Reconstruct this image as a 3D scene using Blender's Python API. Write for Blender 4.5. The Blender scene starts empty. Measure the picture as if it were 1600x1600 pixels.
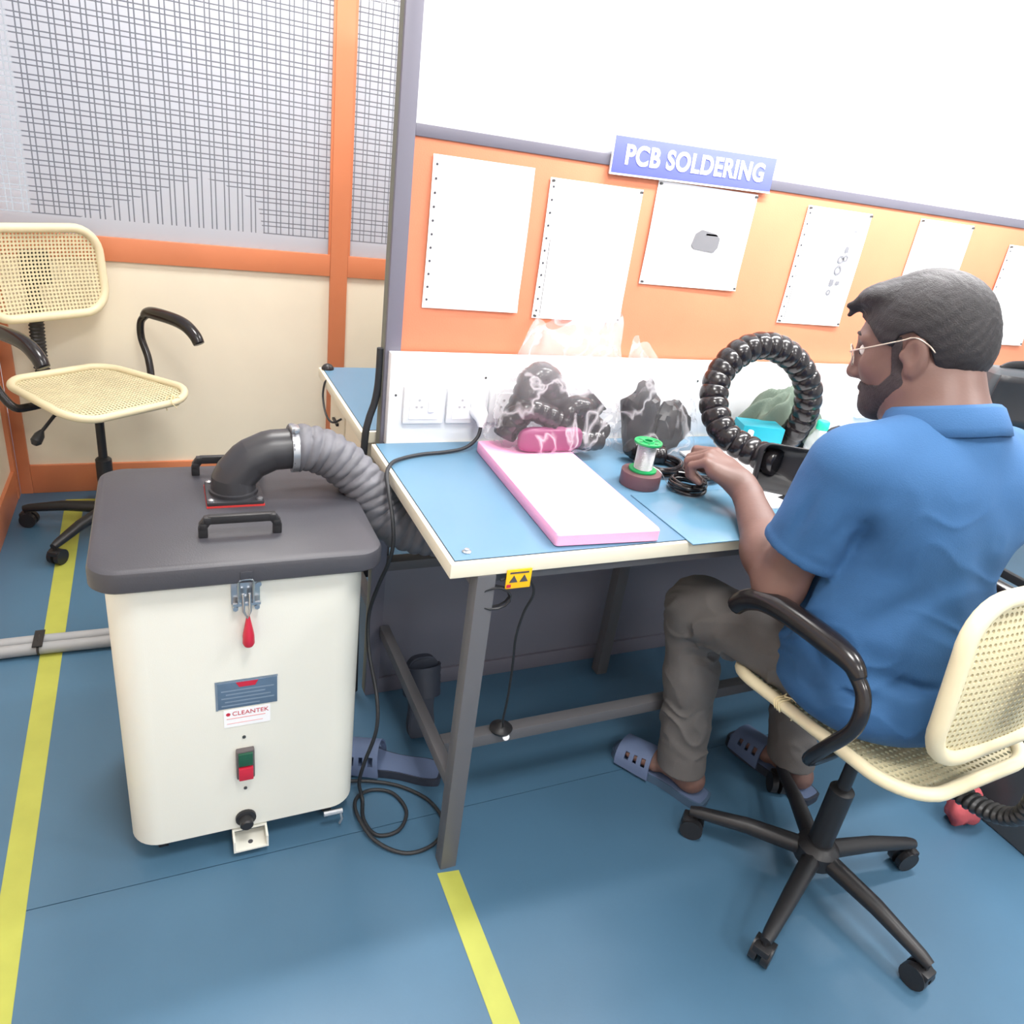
import bpy, bmesh, math, random
import numpy as np
from mathutils import Vector, Matrix
random.seed(7)
SC = bpy.context.scene
COL = SC.collection
PI = math.pi

# ------------------------------------------------------------------ camera
cam_d = bpy.data.cameras.new('camera'); cam = bpy.data.objects.new('camera', cam_d); COL.objects.link(cam)
cam_d.sensor_width = 36.0; cam_d.lens = 36.0*1160/1600; cam_d.clip_start = .02; cam_d.clip_end = 60
_f = 1160.0
def _vd(x, y): return Vector((x-800, y-800, _f)).normalized()
# right, depth and up axes of the room in camera space (from its vanishing points), made orthonormal
_M = np.array([_vd(3450,650), _vd(217,175), -_vd(450,3250)]).T
_U, _S, _V = np.linalg.svd(_M); _R = _U @ _V
_rot = Matrix(((_R[0,0], -_R[1,0], -_R[2,0]), (_R[0,1], -_R[1,1], -_R[2,1]), (_R[0,2], -_R[1,2], -_R[2,2])))
cam.matrix_world = Matrix.Translation((0, 0, 1.36)) @ _rot.to_4x4()
SC.camera = cam

# ------------------------------------------------------------------ world, exposure
w = bpy.data.worlds.new('world'); SC.world = w; w.use_nodes = True
w.node_tree.nodes['Background'].inputs[0].default_value = (.85, .92, 1, 1)
w.node_tree.nodes['Background'].inputs[1].default_value = .6
SC.view_settings.view_transform = 'Standard'; SC.view_settings.look = 'None'
SC.view_settings.gamma = 1.0; SC.view_settings.use_curve_mapping = False
SC.view_settings.exposure = 0.42
CEIL_Z = 2.70
CEIL_W = 24.0        # watts of each ceiling panel
BENCH_W = 34.0       # watts of the linear lamp over the bench
CEIL_SPOTS = [(.35, .2), (.35, 2.2), (2.2, .1), (2.3, 2.3), (.35, -1.6), (2.2, -1.6), (.9, 4.3), (3.2, 4.3)]

# ------------------------------------------------------------------ materials
def lin(c):
    return tuple(((v/255)/12.92 if v/255 <= .04045 else ((v/255+.055)/1.055)**2.4) for v in c)
MATS = {}
def mat(name, c, rough=.5, metal=0.0, var=0.0, vscale=6.0, bump=0.0, bscale=60.0, spec=.5, alpha=1.0, trans=0.0, stretch=None, coat=0.0):
    if name in MATS: return MATS[name]
    m = bpy.data.materials.new(name); m.use_nodes = True
    nt = m.node_tree; b = nt.nodes['Principled BSDF']; lc = lin(c)
    b.inputs['Base Color'].default_value = (*lc, 1); b.inputs['Roughness'].default_value = rough
    b.inputs['Metallic'].default_value = metal; b.inputs['Specular IOR Level'].default_value = spec
    b.inputs['Alpha'].default_value = alpha; b.inputs['Transmission Weight'].default_value = trans
    b.inputs['Coat Weight'].default_value = coat
    co = nt.nodes.new('ShaderNodeTexCoord'); src = co.outputs['Object']
    if stretch:
        mp = nt.nodes.new('ShaderNodeMapping'); mp.inputs['Scale'].default_value = stretch
        nt.links.new(src, mp.inputs['Vector']); src = mp.outputs['Vector']
    if var > 0:
        n = nt.nodes.new('ShaderNodeTexNoise'); n.inputs['Scale'].default_value = vscale; n.inputs['Detail'].default_value = 4
        nt.links.new(src, n.inputs['Vector'])
        r = nt.nodes.new('ShaderNodeValToRGB')
        r.color_ramp.elements[0].position = .3; r.color_ramp.elements[1].position = .7
        r.color_ramp.elements[0].color = (*[x*(1-var) for x in lc], 1); r.color_ramp.elements[1].color = (*[min(1, x*(1+var)) for x in lc], 1)
        nt.links.new(n.outputs['Fac'], r.inputs[0]); nt.links.new(r.outputs[0], b.inputs['Base Color'])
    if bump > 0:
        n = nt.nodes.new('ShaderNodeTexNoise'); n.inputs['Scale'].default_value = bscale; n.inputs['Detail'].default_value = 3
        nt.links.new(src, n.inputs['Vector'])
        bp = nt.nodes.new('ShaderNodeBump'); bp.inputs['Strength'].default_value = bump; bp.inputs['Distance'].default_value = .002
        nt.links.new(n.outputs['Fac'], bp.inputs['Height']); nt.links.new(bp.outputs[0], b.inputs['Normal'])
    MATS[name] = m; return m
def emit(name, c, s):
    m = bpy.data.materials.new(name); m.use_nodes = True; nt = m.node_tree
    nt.nodes.remove(nt.nodes['Principled BSDF']); e = nt.nodes.new('ShaderNodeEmission')
    e.inputs[0].default_value = (*c, 1); e.inputs[1].default_value = s
    nt.links.new(e.outputs[0], nt.nodes['Material Output'].inputs[0]); return m

M_floor = mat('blue_vinyl', (68, 103, 129), .40, var=.08, vscale=2.2, bump=.05, bscale=220)
M_orange = mat('orange_paint', (208, 128, 88), .42, var=.05, vscale=3)
M_cream = mat('cream_laminate', (238, 228, 206), .5, var=.02)
M_wall = mat('white_wall', (228, 230, 230), .7, bump=.05)
M_ceil = mat('ceiling_white', (235, 236, 236), .8, bump=.1, bscale=90)
M_greyframe = mat('grey_aluminium', (118, 116, 128), .4, metal=.3)
M_pinboard = mat('orange_pinboard', (216, 132, 98), .75, var=.05, vscale=5, bump=.15, bscale=300)
M_paper = mat('paper', (246, 246, 246), .6)
M_ink = mat('ink', (70, 70, 76), .7)
M_inkl = mat('ink_light', (170, 170, 174), .7)
M_signblue = mat('sign_blue', (104, 112, 190), .4)
M_white = mat('white_plastic', (240, 241, 244), .35)
M_offwhite = mat('offwhite_plastic', (226, 227, 230), .4)
M_edge = mat('cream_edge', (232, 226, 205), .4)
M_bluelam = mat('blue_laminate', (92, 130, 156), .33, var=.04, vscale=4)
M_bluemat = mat('blue_mat', (92, 132, 156), .22, var=.04, vscale=6)
M_darkline = mat('dark_gap', (40, 52, 64), .6)
M_legs = mat('grey_powder_coat', (92, 92, 96), .45, bump=.05)
M_body = mat('ivory_powder_coat', (224, 224, 215), .38, bump=.06, bscale=400, coat=.1)
M_lid = mat('dark_grey_lid', (60, 60, 66), .45, var=.06, vscale=8, bump=.12, bscale=350)
M_black = mat('black_plastic', (34, 34, 37), .42, bump=.05, bscale=300)
M_blackgloss = mat('black_gloss_plastic', (30, 27, 29), .22)
M_pvc = mat('black_pvc', (48, 48, 52), .38)
M_rubber = mat('black_rubber', (38, 40, 44), .55)
M_red = mat('red_plastic', (190, 36, 60), .4)
M_redgasket = mat('red_gasket', (190, 50, 48), .6)
M_green = mat('green_plastic', (20, 150, 84), .35)
M_dkgreen = mat('dark_green_plastic', (30, 84, 62), .4)
M_steel = mat('steel', (190, 192, 196), .28, metal=.9)
M_ducthose = mat('grey_duct_fabric', (98, 98, 104), .55, var=.15, vscale=30, bump=.2, bscale=120)
M_yellow = mat('yellow_floor_tape', (164, 168, 74), .5, var=.06, vscale=14)
M_ytag = mat('yellow_tag', (250, 190, 20), .45)
M_plate = mat('nameplate_blue', (86, 108, 132), .35, var=.05, vscale=40)
M_conduit = mat('grey_conduit', (152, 155, 158), .45, var=.04)
M_chair = mat('ivory_chair_plastic', (226, 214, 180), .42, var=.03, vscale=8)
M_cane = mat('ivory_cane', (214, 204, 168), .5, var=.06, vscale=20)
M_string = mat('string', (236, 222, 178), .8)
M_pink = mat('pink_foam', (246, 176, 212), .8, var=.03, bump=.2, bscale=500)
M_magenta = mat('magenta_pouch', (128, 48, 92), .5)
M_brown = mat('brown_tape', (104, 74, 78), .4)
M_solder = mat('solder_wire', (205, 205, 208), .25, metal=.9, bump=.4, bscale=600)
M_greencloth = mat('sage_cloth', (94, 108, 96), .9, bump=.4, bscale=250)
M_teal = mat('teal_card', (20, 160, 180), .5)
M_tealcap = mat('teal_cap', (40, 205, 170), .4)
M_clear = mat('clear_plastic', (235, 242, 245), .08, alpha=.22)
M_bag = None
M_skin = mat('skin', (112, 84, 76), .5, var=.07, vscale=14, bump=.12, bscale=180)
M_hair = mat('hair', (34, 31, 34), .62, var=.25, vscale=60, bump=.5, bscale=420)
M_beard = mat('beard', (52, 44, 46), .65, var=.2, vscale=120, bump=.6, bscale=500)
M_shirt = mat('blue_polo_cotton', (46, 90, 136), .85, var=.04, vscale=9, bump=.25, bscale=420)
M_trouser = mat('grey_trousers', (96, 93, 92), .88, var=.05, vscale=10, bump=.3, bscale=380)
M_slipper = mat('slate_blue_rubber', (92, 108, 140), .6)
M_slipperd = mat('dark_slipper_rubber', (42, 48, 62), .6)
M_eye = mat('eye_white', (225, 220, 215), .25)
M_glassrim = mat('thin_gold_metal', (205, 190, 175), .3, metal=.8)
M_lens = mat('spectacle_lens', (240, 245, 248), .03, alpha=.12)
M_equip = mat('black_equipment_case', (58, 62, 66), .35)
M_screw = mat('screw_dark', (90, 92, 92), .4, metal=.6)
M_redcloth = mat('red_cloth', (186, 84, 90), .85, bump=.4, bscale=120)
M_milk = None

def milky():
    m = bpy.data.materials.new('milky_glass'); m.use_nodes = True; nt = m.node_tree
    b = nt.nodes['Principled BSDF']; b.inputs['Base Color'].default_value = (.92, .93, .95, 1); b.inputs['Roughness'].default_value = .18
    t = nt.nodes.new('ShaderNodeBsdfTranslucent'); t.inputs[0].default_value = (.93, .95, .97, 1)
    x = nt.nodes.new('ShaderNodeMixShader'); x.inputs[0].default_value = .35
    nt.links.new(b.outputs[0], x.inputs[1]); nt.links.new(t.outputs[0], x.inputs[2]); nt.links.new(x.outputs[0], nt.nodes['Material Output'].inputs[0])
    return m
M_milk = milky()
def bag_film():
    """thin polythene: mostly clear, with white highlights painted along its crinkles"""
    m = bpy.data.materials.new('clear_polythene'); m.use_nodes = True; nt = m.node_tree; N = nt.nodes; L = nt.links
    b = N['Principled BSDF']; b.inputs['Base Color'].default_value = (.92, .90, .93, 1); b.inputs['Roughness'].default_value = .12; b.inputs['Specular IOR Level'].default_value = .8
    co = N.new('ShaderNodeTexCoord'); n1 = N.new('ShaderNodeTexNoise'); n1.inputs['Scale'].default_value = 9; n1.inputs['Detail'].default_value = 3; n1.inputs['Distortion'].default_value = .6
    L.new(co.outputs['Object'], n1.inputs['Vector'])
    ab = N.new('ShaderNodeMath'); ab.operation = 'SUBTRACT'; L.new(n1.outputs['Fac'], ab.inputs[0]); ab.inputs[1].default_value = .5
    a2 = N.new('ShaderNodeMath'); a2.operation = 'ABSOLUTE'; L.new(ab.outputs[0], a2.inputs[0])
    r = N.new('ShaderNodeMapRange'); r.inputs[1].default_value = 0; r.inputs[2].default_value = .035; r.inputs[3].default_value = .40; r.inputs[4].default_value = .055  # noise ridges made more opaque: crease highlights painted as white streaks
    L.new(a2.outputs[0], r.inputs[0])
    sp = N.new('ShaderNodeSeparateXYZ'); L.new(co.outputs['Object'], sp.inputs[0])      # film is gathered in several layers towards the mouth
    g = N.new('ShaderNodeMapRange'); g.inputs[1].default_value = .13; g.inputs[2].default_value = .27; g.inputs[3].default_value = 0; g.inputs[4].default_value = .20; L.new(sp.outputs[2], g.inputs[0])
    s_ = N.new('ShaderNodeMath'); s_.operation = 'ADD'; s_.use_clamp = True; L.new(r.outputs[0], s_.inputs[0]); L.new(g.outputs[0], s_.inputs[1]); L.new(s_.outputs[0], b.inputs['Alpha'])
    bp = N.new('ShaderNodeBump'); bp.inputs['Strength'].default_value = .8; bp.inputs['Distance'].default_value = .006; L.new(n1.outputs['Fac'], bp.inputs['Height']); L.new(bp.outputs[0], b.inputs['Normal'])
    return m
M_bag = bag_film()
def film_glass():
    """glass behind a frosted film; the film is cut by crossing pairs of clear lines"""
    m = bpy.data.materials.new('patterned_film_glass'); m.use_nodes = True; nt = m.node_tree; N = nt.nodes; L = nt.links
    co = N.new('ShaderNodeTexCoord'); sp = N.new('ShaderNodeSeparateXYZ'); L.new(co.outputs['Object'], sp.inputs[0])
    def mth(op, a, b=None, c=None):
        n = N.new('ShaderNodeMath'); n.operation = op
        for i, v in enumerate((a, b, c)):
            if v is None: continue
            if isinstance(v, (int, float)): n.inputs[i].default_value = v
            else: L.new(v, n.inputs[i])
        return n.outputs[0]
    def lines(axis, pitch, w1, w2, gap):
        fr = mth('FRACT', mth('ADD', mth('DIVIDE', axis, pitch), 100.0))
        a = mth('LESS_THAN', fr, w1); b = mth('MULTIPLY', mth('GREATER_THAN', fr, gap), mth('LESS_THAN', fr, gap+w2))
        return mth('MAXIMUM', a, b)
    def breakup(scale, sx, sz, thr):
        mp = N.new('ShaderNodeMapping'); mp.inputs['Scale'].default_value = (sx, 1, sz); L.new(co.outputs['Object'], mp.inputs[0])
        v = N.new('ShaderNodeTexVoronoi'); v.inputs['Scale'].default_value = scale; L.new(mp.outputs[0], v.inputs['Vector'])
        s = N.new('ShaderNodeSeparateColor'); L.new(v.outputs['Color'], s.inputs[0])
        return mth('GREATER_THAN', s.outputs[0], thr)
    vl = mth('MULTIPLY', lines(sp.outputs[0], .0445, .10, .10, .34), breakup(3.2, 2.0, .8, -.5))
    hl = mth('MULTIPLY', lines(sp.outputs[2], .0405, .10, .10, .36), breakup(2.6, .8, 2.0, .06))
    ln = mth('MAXIMUM', vl, hl)
    ln = mth('MULTIPLY', ln, mth('GREATER_THAN', sp.outputs[2], .055))
    film = N.new('ShaderNodeBsdfPrincipled'); film.inputs['Base Color'].default_value = (.64, .66, .71, 1); film.inputs['Roughness'].default_value = .25
    tl = N.new('ShaderNodeBsdfTranslucent'); tl.inputs[0].default_value = (.7, .72, .78, 1)
    fm = N.new('ShaderNodeMixShader'); fm.inputs[0].default_value = .35; L.new(film.outputs[0], fm.inputs[1]); L.new(tl.outputs[0], fm.inputs[2])
    gl = N.new('ShaderNodeBsdfPrincipled'); gl.inputs['Base Color'].default_value = (.5, .52, .58, 1); gl.inputs['Roughness'].default_value = .05; gl.inputs['Alpha'].default_value = .15
    x = N.new('ShaderNodeMixShader'); L.new(ln, x.inputs[0]); L.new(fm.outputs[0], x.inputs[1]); L.new(gl.outputs[0], x.inputs[2])
    L.new(x.outputs[0], N['Material Output'].inputs[0]); return m
M_film = film_glass()

# ------------------------------------------------------------------ mesh builder
class MB:
    def __init__(s): s.v = []; s.f = []
    def add(s, vs, fs):
        o = len(s.v); s.v += [tuple(v) for v in vs]; s.f += [tuple(i+o for i in f) for f in fs]; return s
    def box(s, c, d, rot=None, bev=0.0):
        hx, hy, hz = d[0]/2, d[1]/2, d[2]/2
        if bev > 0:
            b = min(bev, hx*.9, hy*.9, hz*.9); bm = bmesh.new(); bmesh.ops.create_cube(bm, size=1)
            for v in bm.verts: v.co = Vector((v.co.x*d[0], v.co.y*d[1], v.co.z*d[2]))
            bmesh.ops.bevel(bm, geom=bm.edges[:], offset=b, segments=2, affect='EDGES', profile=.6)
            vs = [v.co.copy() for v in bm.verts]; fs = [[v.index for v in f.verts] for f in bm.faces]
            bm.verts.index_update(); fs = [[v.index for v in f.verts] for f in bm.faces]; bm.free()
        else:
            vs = [Vector((x, y, z)) for x in (-hx, hx) for y in (-hy, hy) for z in (-hz, hz)]
            fs = [(0,1,3,2), (4,6,7,5), (0,4,5,1), (2,3,7,6), (0,2,6,4), (1,5,7,3)]
        c = Vector(c)
        if rot is not None: vs = [rot @ v for v in vs]
        return s.add([v+c for v in vs], fs)
    def b2(s, lo, hi, bev=0.0):
        return s.box([(a+b)/2 for a, b in zip(lo, hi)], [abs(b-a) for a, b in zip(lo, hi)], bev=bev)
    def bar(s, a, b, wd, ht=None, up=(0,0,1), bev=0.0):
        a = Vector(a); b = Vector(b); d = (b-a); L = d.length; d.normalize(); up = Vector(up)
        if abs(d.dot(up)) > .98: up = Vector((0,1,0))
        x = d.cross(up).normalized(); z = x.cross(d)
        R = Matrix((x, d, z)).transposed()
        return s.box((a+b)/2, (wd, L, ht or wd), R, bev)
    def tube(s, pts, r, n=12, closed=False, cap=True, ell=1.0, up=None):
        """r: number, list, or function(i, angle) ; ell squashes the second cross axis"""
        P = [Vector(p) for p in pts]; m = len(P); fr = []; T = []
        for i in range(m):
            a = P[i-1] if (i > 0 or closed) else P[i]; b = P[(i+1) % m] if (i < m-1 or closed) else P[i]
            t = (b-a); T.append(t.normalized() if t.length > 1e-9 else Vector((0,0,1)))
        u = Vector(up) if up else (Vector((0,0,1)) if abs(T[0].z) < .9 else Vector((1,0,0)))
        u = (u-T[0]*u.dot(T[0])).normalized()
        for i in range(m):
            u = (u-T[i]*u.dot(T[i])).normalized(); fr.append((u.copy(), T[i].cross(u)))
        vs = []
        for i in range(m):
            for k in range(n):
                a = 2*PI*k/n; rr = r(i, a) if callable(r) else (r[i] if isinstance(r, (list, tuple)) else r)
                vs.append(P[i]+fr[i][0]*math.cos(a)*rr+fr[i][1]*math.sin(a)*rr*ell)
        fs = []
        for i in range(m if closed else m-1):
            j = (i+1) % m
            for k in range(n): fs.append((i*n+k, i*n+(k+1) % n, j*n+(k+1) % n, j*n+k))
        if cap and not closed:
            fs.append(tuple(range(n-1, -1, -1))); fs.append(tuple((m-1)*n+k for k in range(n)))
        return s.add(vs, fs)
    def cyl(s, a, b, r, n=20, r2=None): return s.tube([a, b], [r, r2 if r2 is not None else r], n)
    def lathe(s, prof, c=(0,0,0), n=24, R=None):
        vs = []; c = Vector(c)
        for (r, z) in prof:
            for k in range(n):
                v = Vector((r*math.cos(2*PI*k/n), r*math.sin(2*PI*k/n), z)); vs.append((R @ v if R else v)+c)
        m = len(prof); fs = [(i*n+k, i*n+(k+1) % n, (i+1)*n+(k+1) % n, (i+1)*n+k) for i in range(m-1) for k in range(n)]
        if prof[0][0] > 1e-5: fs.append(tuple(range(n-1, -1, -1)))
        if prof[-1][0] > 1e-5: fs.append(tuple((m-1)*n+k for k in range(n)))
        return s.add(vs, fs)
    def rstack(s, c, w, d, r, lev, n=6):
        """rounded rectangle rings: lev = [(inset, z)...], closed top and bottom"""
        vs = []
        for ins, z in lev:
            for p in rrect(w-2*ins, d-2*ins, max(r-ins, .002), n): vs.append((c[0]+p[0], c[1]+p[1], z))
        k = 4*(n+1); m = len(lev); fs = [(i*k+j, i*k+(j+1) % k, (i+1)*k+(j+1) % k, (i+1)*k+j) for i in range(m-1) for j in range(k)]
        fs.append(tuple(range(k-1, -1, -1))); fs.append(tuple((m-1)*k+j for j in range(k)))
        return s.add(vs, fs)
    def prism(s, poly, z0, z1):
        n = len(poly); vs = [(x, y, z0) for x, y in poly]+[(x, y, z1) for x, y in poly]
        fs = [tuple(range(n-1, -1, -1)), tuple(range(n, 2*n))]+[(i, (i+1) % n, n+(i+1) % n, n+i) for i in range(n)]
        return s.add(vs, fs)
    def grid(s, fn, nu, nv, thick=None, closed_u=False):
        vs = [Vector(fn(i/(nu-1) if not closed_u else i/nu, j/(nv-1))) for i in range(nu) for j in range(nv)]
        fs = []
        for i in range(nu if closed_u else nu-1):
            for j in range(nv-1): a = i*nv+j; b = ((i+1) % nu)*nv+j; fs.append((a, b, b+1, a+1))
        return s.add(vs, fs)
def rrect(w, d, r, n=6):
    r = min(r, w/2, d/2); out = []
    for cx, cy, a0 in ((w/2-r, d/2-r, 0), (-w/2+r, d/2-r, PI/2), (-w/2+r, -d/2+r, PI), (w/2-r, -d/2+r, 1.5*PI)):
        for k in range(n+1): a = a0+PI/2*k/n; out.append((cx+r*math.cos(a), cy+r*math.sin(a)))
    return out
def spline(pts, n=8, closed=False):
    P = [Vector(p) for p in pts]; m = len(P); out = []
    for i in range(m if closed else m-1):
        g = lambda k: P[k % m] if closed else P[max(0, min(m-1, k))]
        p0, p1, p2, p3 = g(i-1), g(i), g(i+1), g(i+2)
        for k in range(n):
            t = k/n; out.append(.5*((2*p1)+(p2-p0)*t+(2*p0-5*p1+4*p2-p3)*t*t+(3*p1-p0-3*p2+p3)*t**3))
    if not closed: out.append(P[-1].copy())
    return out
def even(pts, step):
    """resample a polyline at even steps"""
    out = [Vector(pts[0])]; acc = 0.0
    for a, b in zip(pts, pts[1:]):
        a = Vector(a); b = Vector(b); L = (b-a).length; pos = step-acc
        while pos <= L: out.append(a+(b-a)*(pos/L)); pos += step
        acc = L-(pos-step)
    return out

def tag(o, label=None, cat=None, group=None, kind=None):
    if label: o['label'] = label
    if cat: o['category'] = cat
    if group: o['group'] = group
    if kind: o['kind'] = kind
    return o
def xform(o): return Matrix.LocRotScale(o.location, o.rotation_euler, o.scale)
def full(o):
    M = xform(o)
    while o.parent: o = o.parent; M = xform(o) @ M
    return M
def mesh_of(name, mb, m, smooth=None):
    me = bpy.data.meshes.new(name); me.from_pydata([tuple(v) for v in mb.v], [], mb.f); me.materials.append(m)
    bm = bmesh.new(); bm.from_mesh(me); bmesh.ops.recalc_face_normals(bm, faces=bm.faces); bm.to_mesh(me); bm.free()
    if smooth is not None:
        me.polygons.foreach_set('use_smooth', [True]*len(me.polygons))
        if smooth < 180: me.set_sharp_from_angle(angle=math.radians(smooth))
    me.update(); return me
def obj(name, mb, m, parent=None, smooth=40, local=True, **tags):
    me = mesh_of(name, mb, m, smooth) if isinstance(mb, MB) else mb
    o = bpy.data.objects.new(name, me); COL.objects.link(o)
    if parent:
        o.parent = parent
        if not local: me.transform(full(parent).inverted())
    tag(o, **tags); return o
def wobj(name, mb, m, parent=None, smooth=40, **tags):
    """part given in room coordinates"""
    return obj(name, mb, m, parent, smooth, local=False, **tags)
def thing(name, label, cat, loc=(0,0,0), rz=0.0, group=None, kind=None, parent=None):
    o = bpy.data.objects.new(name, None); COL.objects.link(o); o.empty_display_size = .05
    o.location = loc; o.rotation_euler = (0, 0, rz); o.parent = parent
    return tag(o, label, cat, group, kind)
def origin(mb_or_obj, loc):
    """move a single-mesh thing's origin to loc, keeping it in place"""
    o = mb_or_obj; o.data.transform(Matrix.Translation(-Vector(loc))); o.location = loc; return o
def text_mesh(name, s, size, ext, m, parent, loc, rot=(PI/2,0,0), off=0.0, sx=1.0, space=1.0):
    cu = bpy.data.curves.new(name, 'FONT'); cu.body = s; cu.size = size; cu.extrude = ext; cu.offset = off; cu.align_x = 'CENTER'; cu.align_y = 'CENTER'; cu.space_character = space
    o = bpy.data.objects.new(name, cu); COL.objects.link(o)
    dg = bpy.context.evaluated_depsgraph_get(); me = bpy.data.meshes.new_from_object(o.evaluated_get(dg))
    bpy.data.objects.remove(o); bpy.data.curves.remove(cu)
    me.transform(Matrix.LocRotScale(Vector(loc), Matrix.Rotation(rot[2], 3, 'Z') @ Matrix.Rotation(rot[0], 3, 'X') @ Matrix.Rotation(rot[1], 3, 'Y'), Vector((sx, 1, 1))))
    me.materials.clear(); me.materials.append(m)
    o2 = bpy.data.objects.new(name, me); COL.objects.link(o2); o2.parent = parent
    return o2

# ================================================================== the setting
fl = obj('floor', MB().b2((-.7, -2.7, -.10), (4.2, 5.7, -.003)), M_darkline, kind='structure')
for y0, y1 in ((-2.7, -.8565), (-.8545, 1.1435), (1.1455, 3.1435), (3.1455, 5.7)):
    obj('vinyl_sheet', MB().b2((-.7, y0, -.003), (4.2, y1, 0)), M_floor, fl)
obj('ceiling', MB().b2((-.7, -2.7, CEIL_Z), (4.2, 5.7, CEIL_Z+.06)), M_ceil, kind='structure')
obj('wall_right', MB().b2((4.1, -2.6, 0), (4.2, 5.6, CEIL_Z)), M_wall, kind='structure')
obj('wall_front', MB().b2((-.7, -2.7, 0), (4.2, -2.6, CEIL_Z)), M_wall, kind='structure')
obj('wall_far', MB().b2((-.7, 5.6, 0), (4.2, 5.7, CEIL_Z)), mat('grey_far_wall', (120, 124, 136), .7), kind='structure')

def partition(name, loc, rz, posts, length):
    """orange framed partition: cream panels below, film-covered glass above; local x along the wall, face at y = 0"""
    r = thing(name, None, None, loc, rz, kind='structure')
    zb, z0, z1, zt = .113, .872, .952, 2.06
    for a, b in posts: obj('mullion', MB().b2((a, 0, 0), (b, .045, CEIL_Z), bev=.003), M_orange, r)
    for (a0, a1), (b0, b1) in zip(posts, posts[1:]):
        x0, x1 = a1, b0
        obj('bottom_rail', MB().b2((x0, .002, 0), (x1, .043, zb), bev=.003), M_orange, r)
        obj('middle_rail', MB().b2((x0, .002, z0), (x1, .043, z1), bev=.003), M_orange, r)
        obj('top_rail', MB().b2((x0, .002, zt), (x1, .043, zt+.07), bev=.003), M_orange, r)
        obj('cream_panel', MB().b2((x0, .014, zb), (x1, .030, z0)), M_cream, r)
        obj('upper_panel', MB().b2((x0, .014, zt+.07), (x1, .030, CEIL_Z)), M_cream, r)
        g = obj('glass_pane', MB().b2((0, -.003, 0), (x1-x0, .003, zt-z1)), M_film, r, smooth=None); g.location = (x0, .022, z1)
        for px, pw in ((x0, 1), (x1, -1)):
            obj('glazing_bead', MB().b2((px, .006, z1), (px+pw*.008, .014, zt)), M_orange, r)
    return r
partition('wall_back', (-.535, 3.024, 0), 0, [(0, .04), (1.13, 1.197), (2.33, 2.397), (3.5, 3.567), (4.59, 4.635)], 4.6)
partition('wall_left', (-.535, -2.6, 0), PI/2, [(0, .05), (1.0, 1.067), (2.15, 2.217), (3.3, 3.367), (4.45, 4.517), (5.578, 5.6245)], 5.6)

# ------------------------------------------------------------------ lamps
M_glow = emit('lamp_diffuser', (1, .985, .96), 6.0)
for i, (x, y) in enumerate(CEIL_SPOTS):
    t = thing('ceiling_light', 'square flush panel light in the white ceiling, out of the picture above', 'light', (x, y, CEIL_Z), group='ceiling panel lights')
    f = MB()
    for a in (-1, 1):
        f.box((a*.29, 0, -.008), (.025, .605, .016)); f.box((0, a*.29, -.008), (.555, .025, .016))
    obj('frame', f, M_white, t)
    obj('diffuser', MB().b2((-.277, -.277, -.012), (.277, .277, -.004)), M_glow, t)
    ld = bpy.data.lights.new('panel_lamp', 'AREA'); ld.shape = 'SQUARE'; ld.size = .55; ld.energy = CEIL_W*(.55 if y > 3.1 else 1.0); ld.color = (1, .975, .94)
    lo = bpy.data.objects.new('panel_lamp', ld); COL.objects.link(lo); lo.parent = t; lo.location = (0, 0, -.02)
t = thing('bench_lamp', 'long linear lamp hung over the blue workbench, above the picture', 'light', (1.75, 1.22, 2.08))
obj('housing', MB().rstack((0, 0), 1.7, .11, .02, [(.006, .02), (0, .026), (0, .055), (.02, .07)]), M_white, t)
obj('diffuser', MB().b2((-.83, -.045, .008), (.83, .045, .02)), M_glow, t)
for a in (-.6, .6): obj('hanger', MB().cyl((a, 0, .07), (a, 0, CEIL_Z-2.08), .004, 8), M_steel, t)
ld = bpy.data.lights.new('linear_lamp', 'AREA'); ld.shape = 'RECTANGLE'; ld.size = 1.64; ld.size_y = .08; ld.energy = BENCH_W; ld.color = (1, .98, .97)
lo = bpy.data.objects.new('linear_lamp', ld); COL.objects.link(lo); lo.parent = t; lo.location = (0, 0, 0)

# ================================================================== pinboard partition between the benches
YB = 1.590                                  # face of the pinboard
bd = thing('pinboard_partition', 'orange pinboard partition with grey frame and milky glass top behind the workbench', 'partition', (.436, YB, 0))
def bw(n, lo, hi, m, bev=.002): return wobj(n, MB().b2(lo, hi, bev), m, bd)
bw('post', (.436, YB-.006, 0), (.471, YB+.036, 1.99), M_greyframe); bw('post', (2.95, YB-.006, 0), (2.985, YB+.036, 1.99), M_greyframe)
bw('post_edge', (.4355, YB+.004, 0), (.4362, YB+.03, 1.99), mat('olive_edge', (120, 122, 110), .6), 0)
bw('top_rail', (.471, YB-.004, 1.385), (2.95, YB+.034, 1.408), M_greyframe); bw('head_rail', (.471, YB-.004, 1.96), (2.95, YB+.034, 1.99), M_greyframe)
bw('pinboard', (.471, YB, .735), (2.95, YB+.03, 1.385), M_pinboard, .001)
bw('panel_rail', (.471, YB-.004, .388), (2.95, YB+.034, .414), M_legs)
bw('lower_panel', (.471, YB+.004, .05), (2.95, YB+.026, .388), mat('grey_laminate', (112, 112, 124), .35), .001)
bw('bottom_rail', (.471, YB-.004, 0), (2.95, YB+.034, .05), M_greyframe)
xs = [.471, 1.487, 2.108, 2.95]
for a, b in zip(xs, xs[1:]): wobj('glass_panel', MB().b2((a+.002, YB+.010, 1.408), (b-.002, YB+.018, 1.96)), M_milk, bd)

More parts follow.
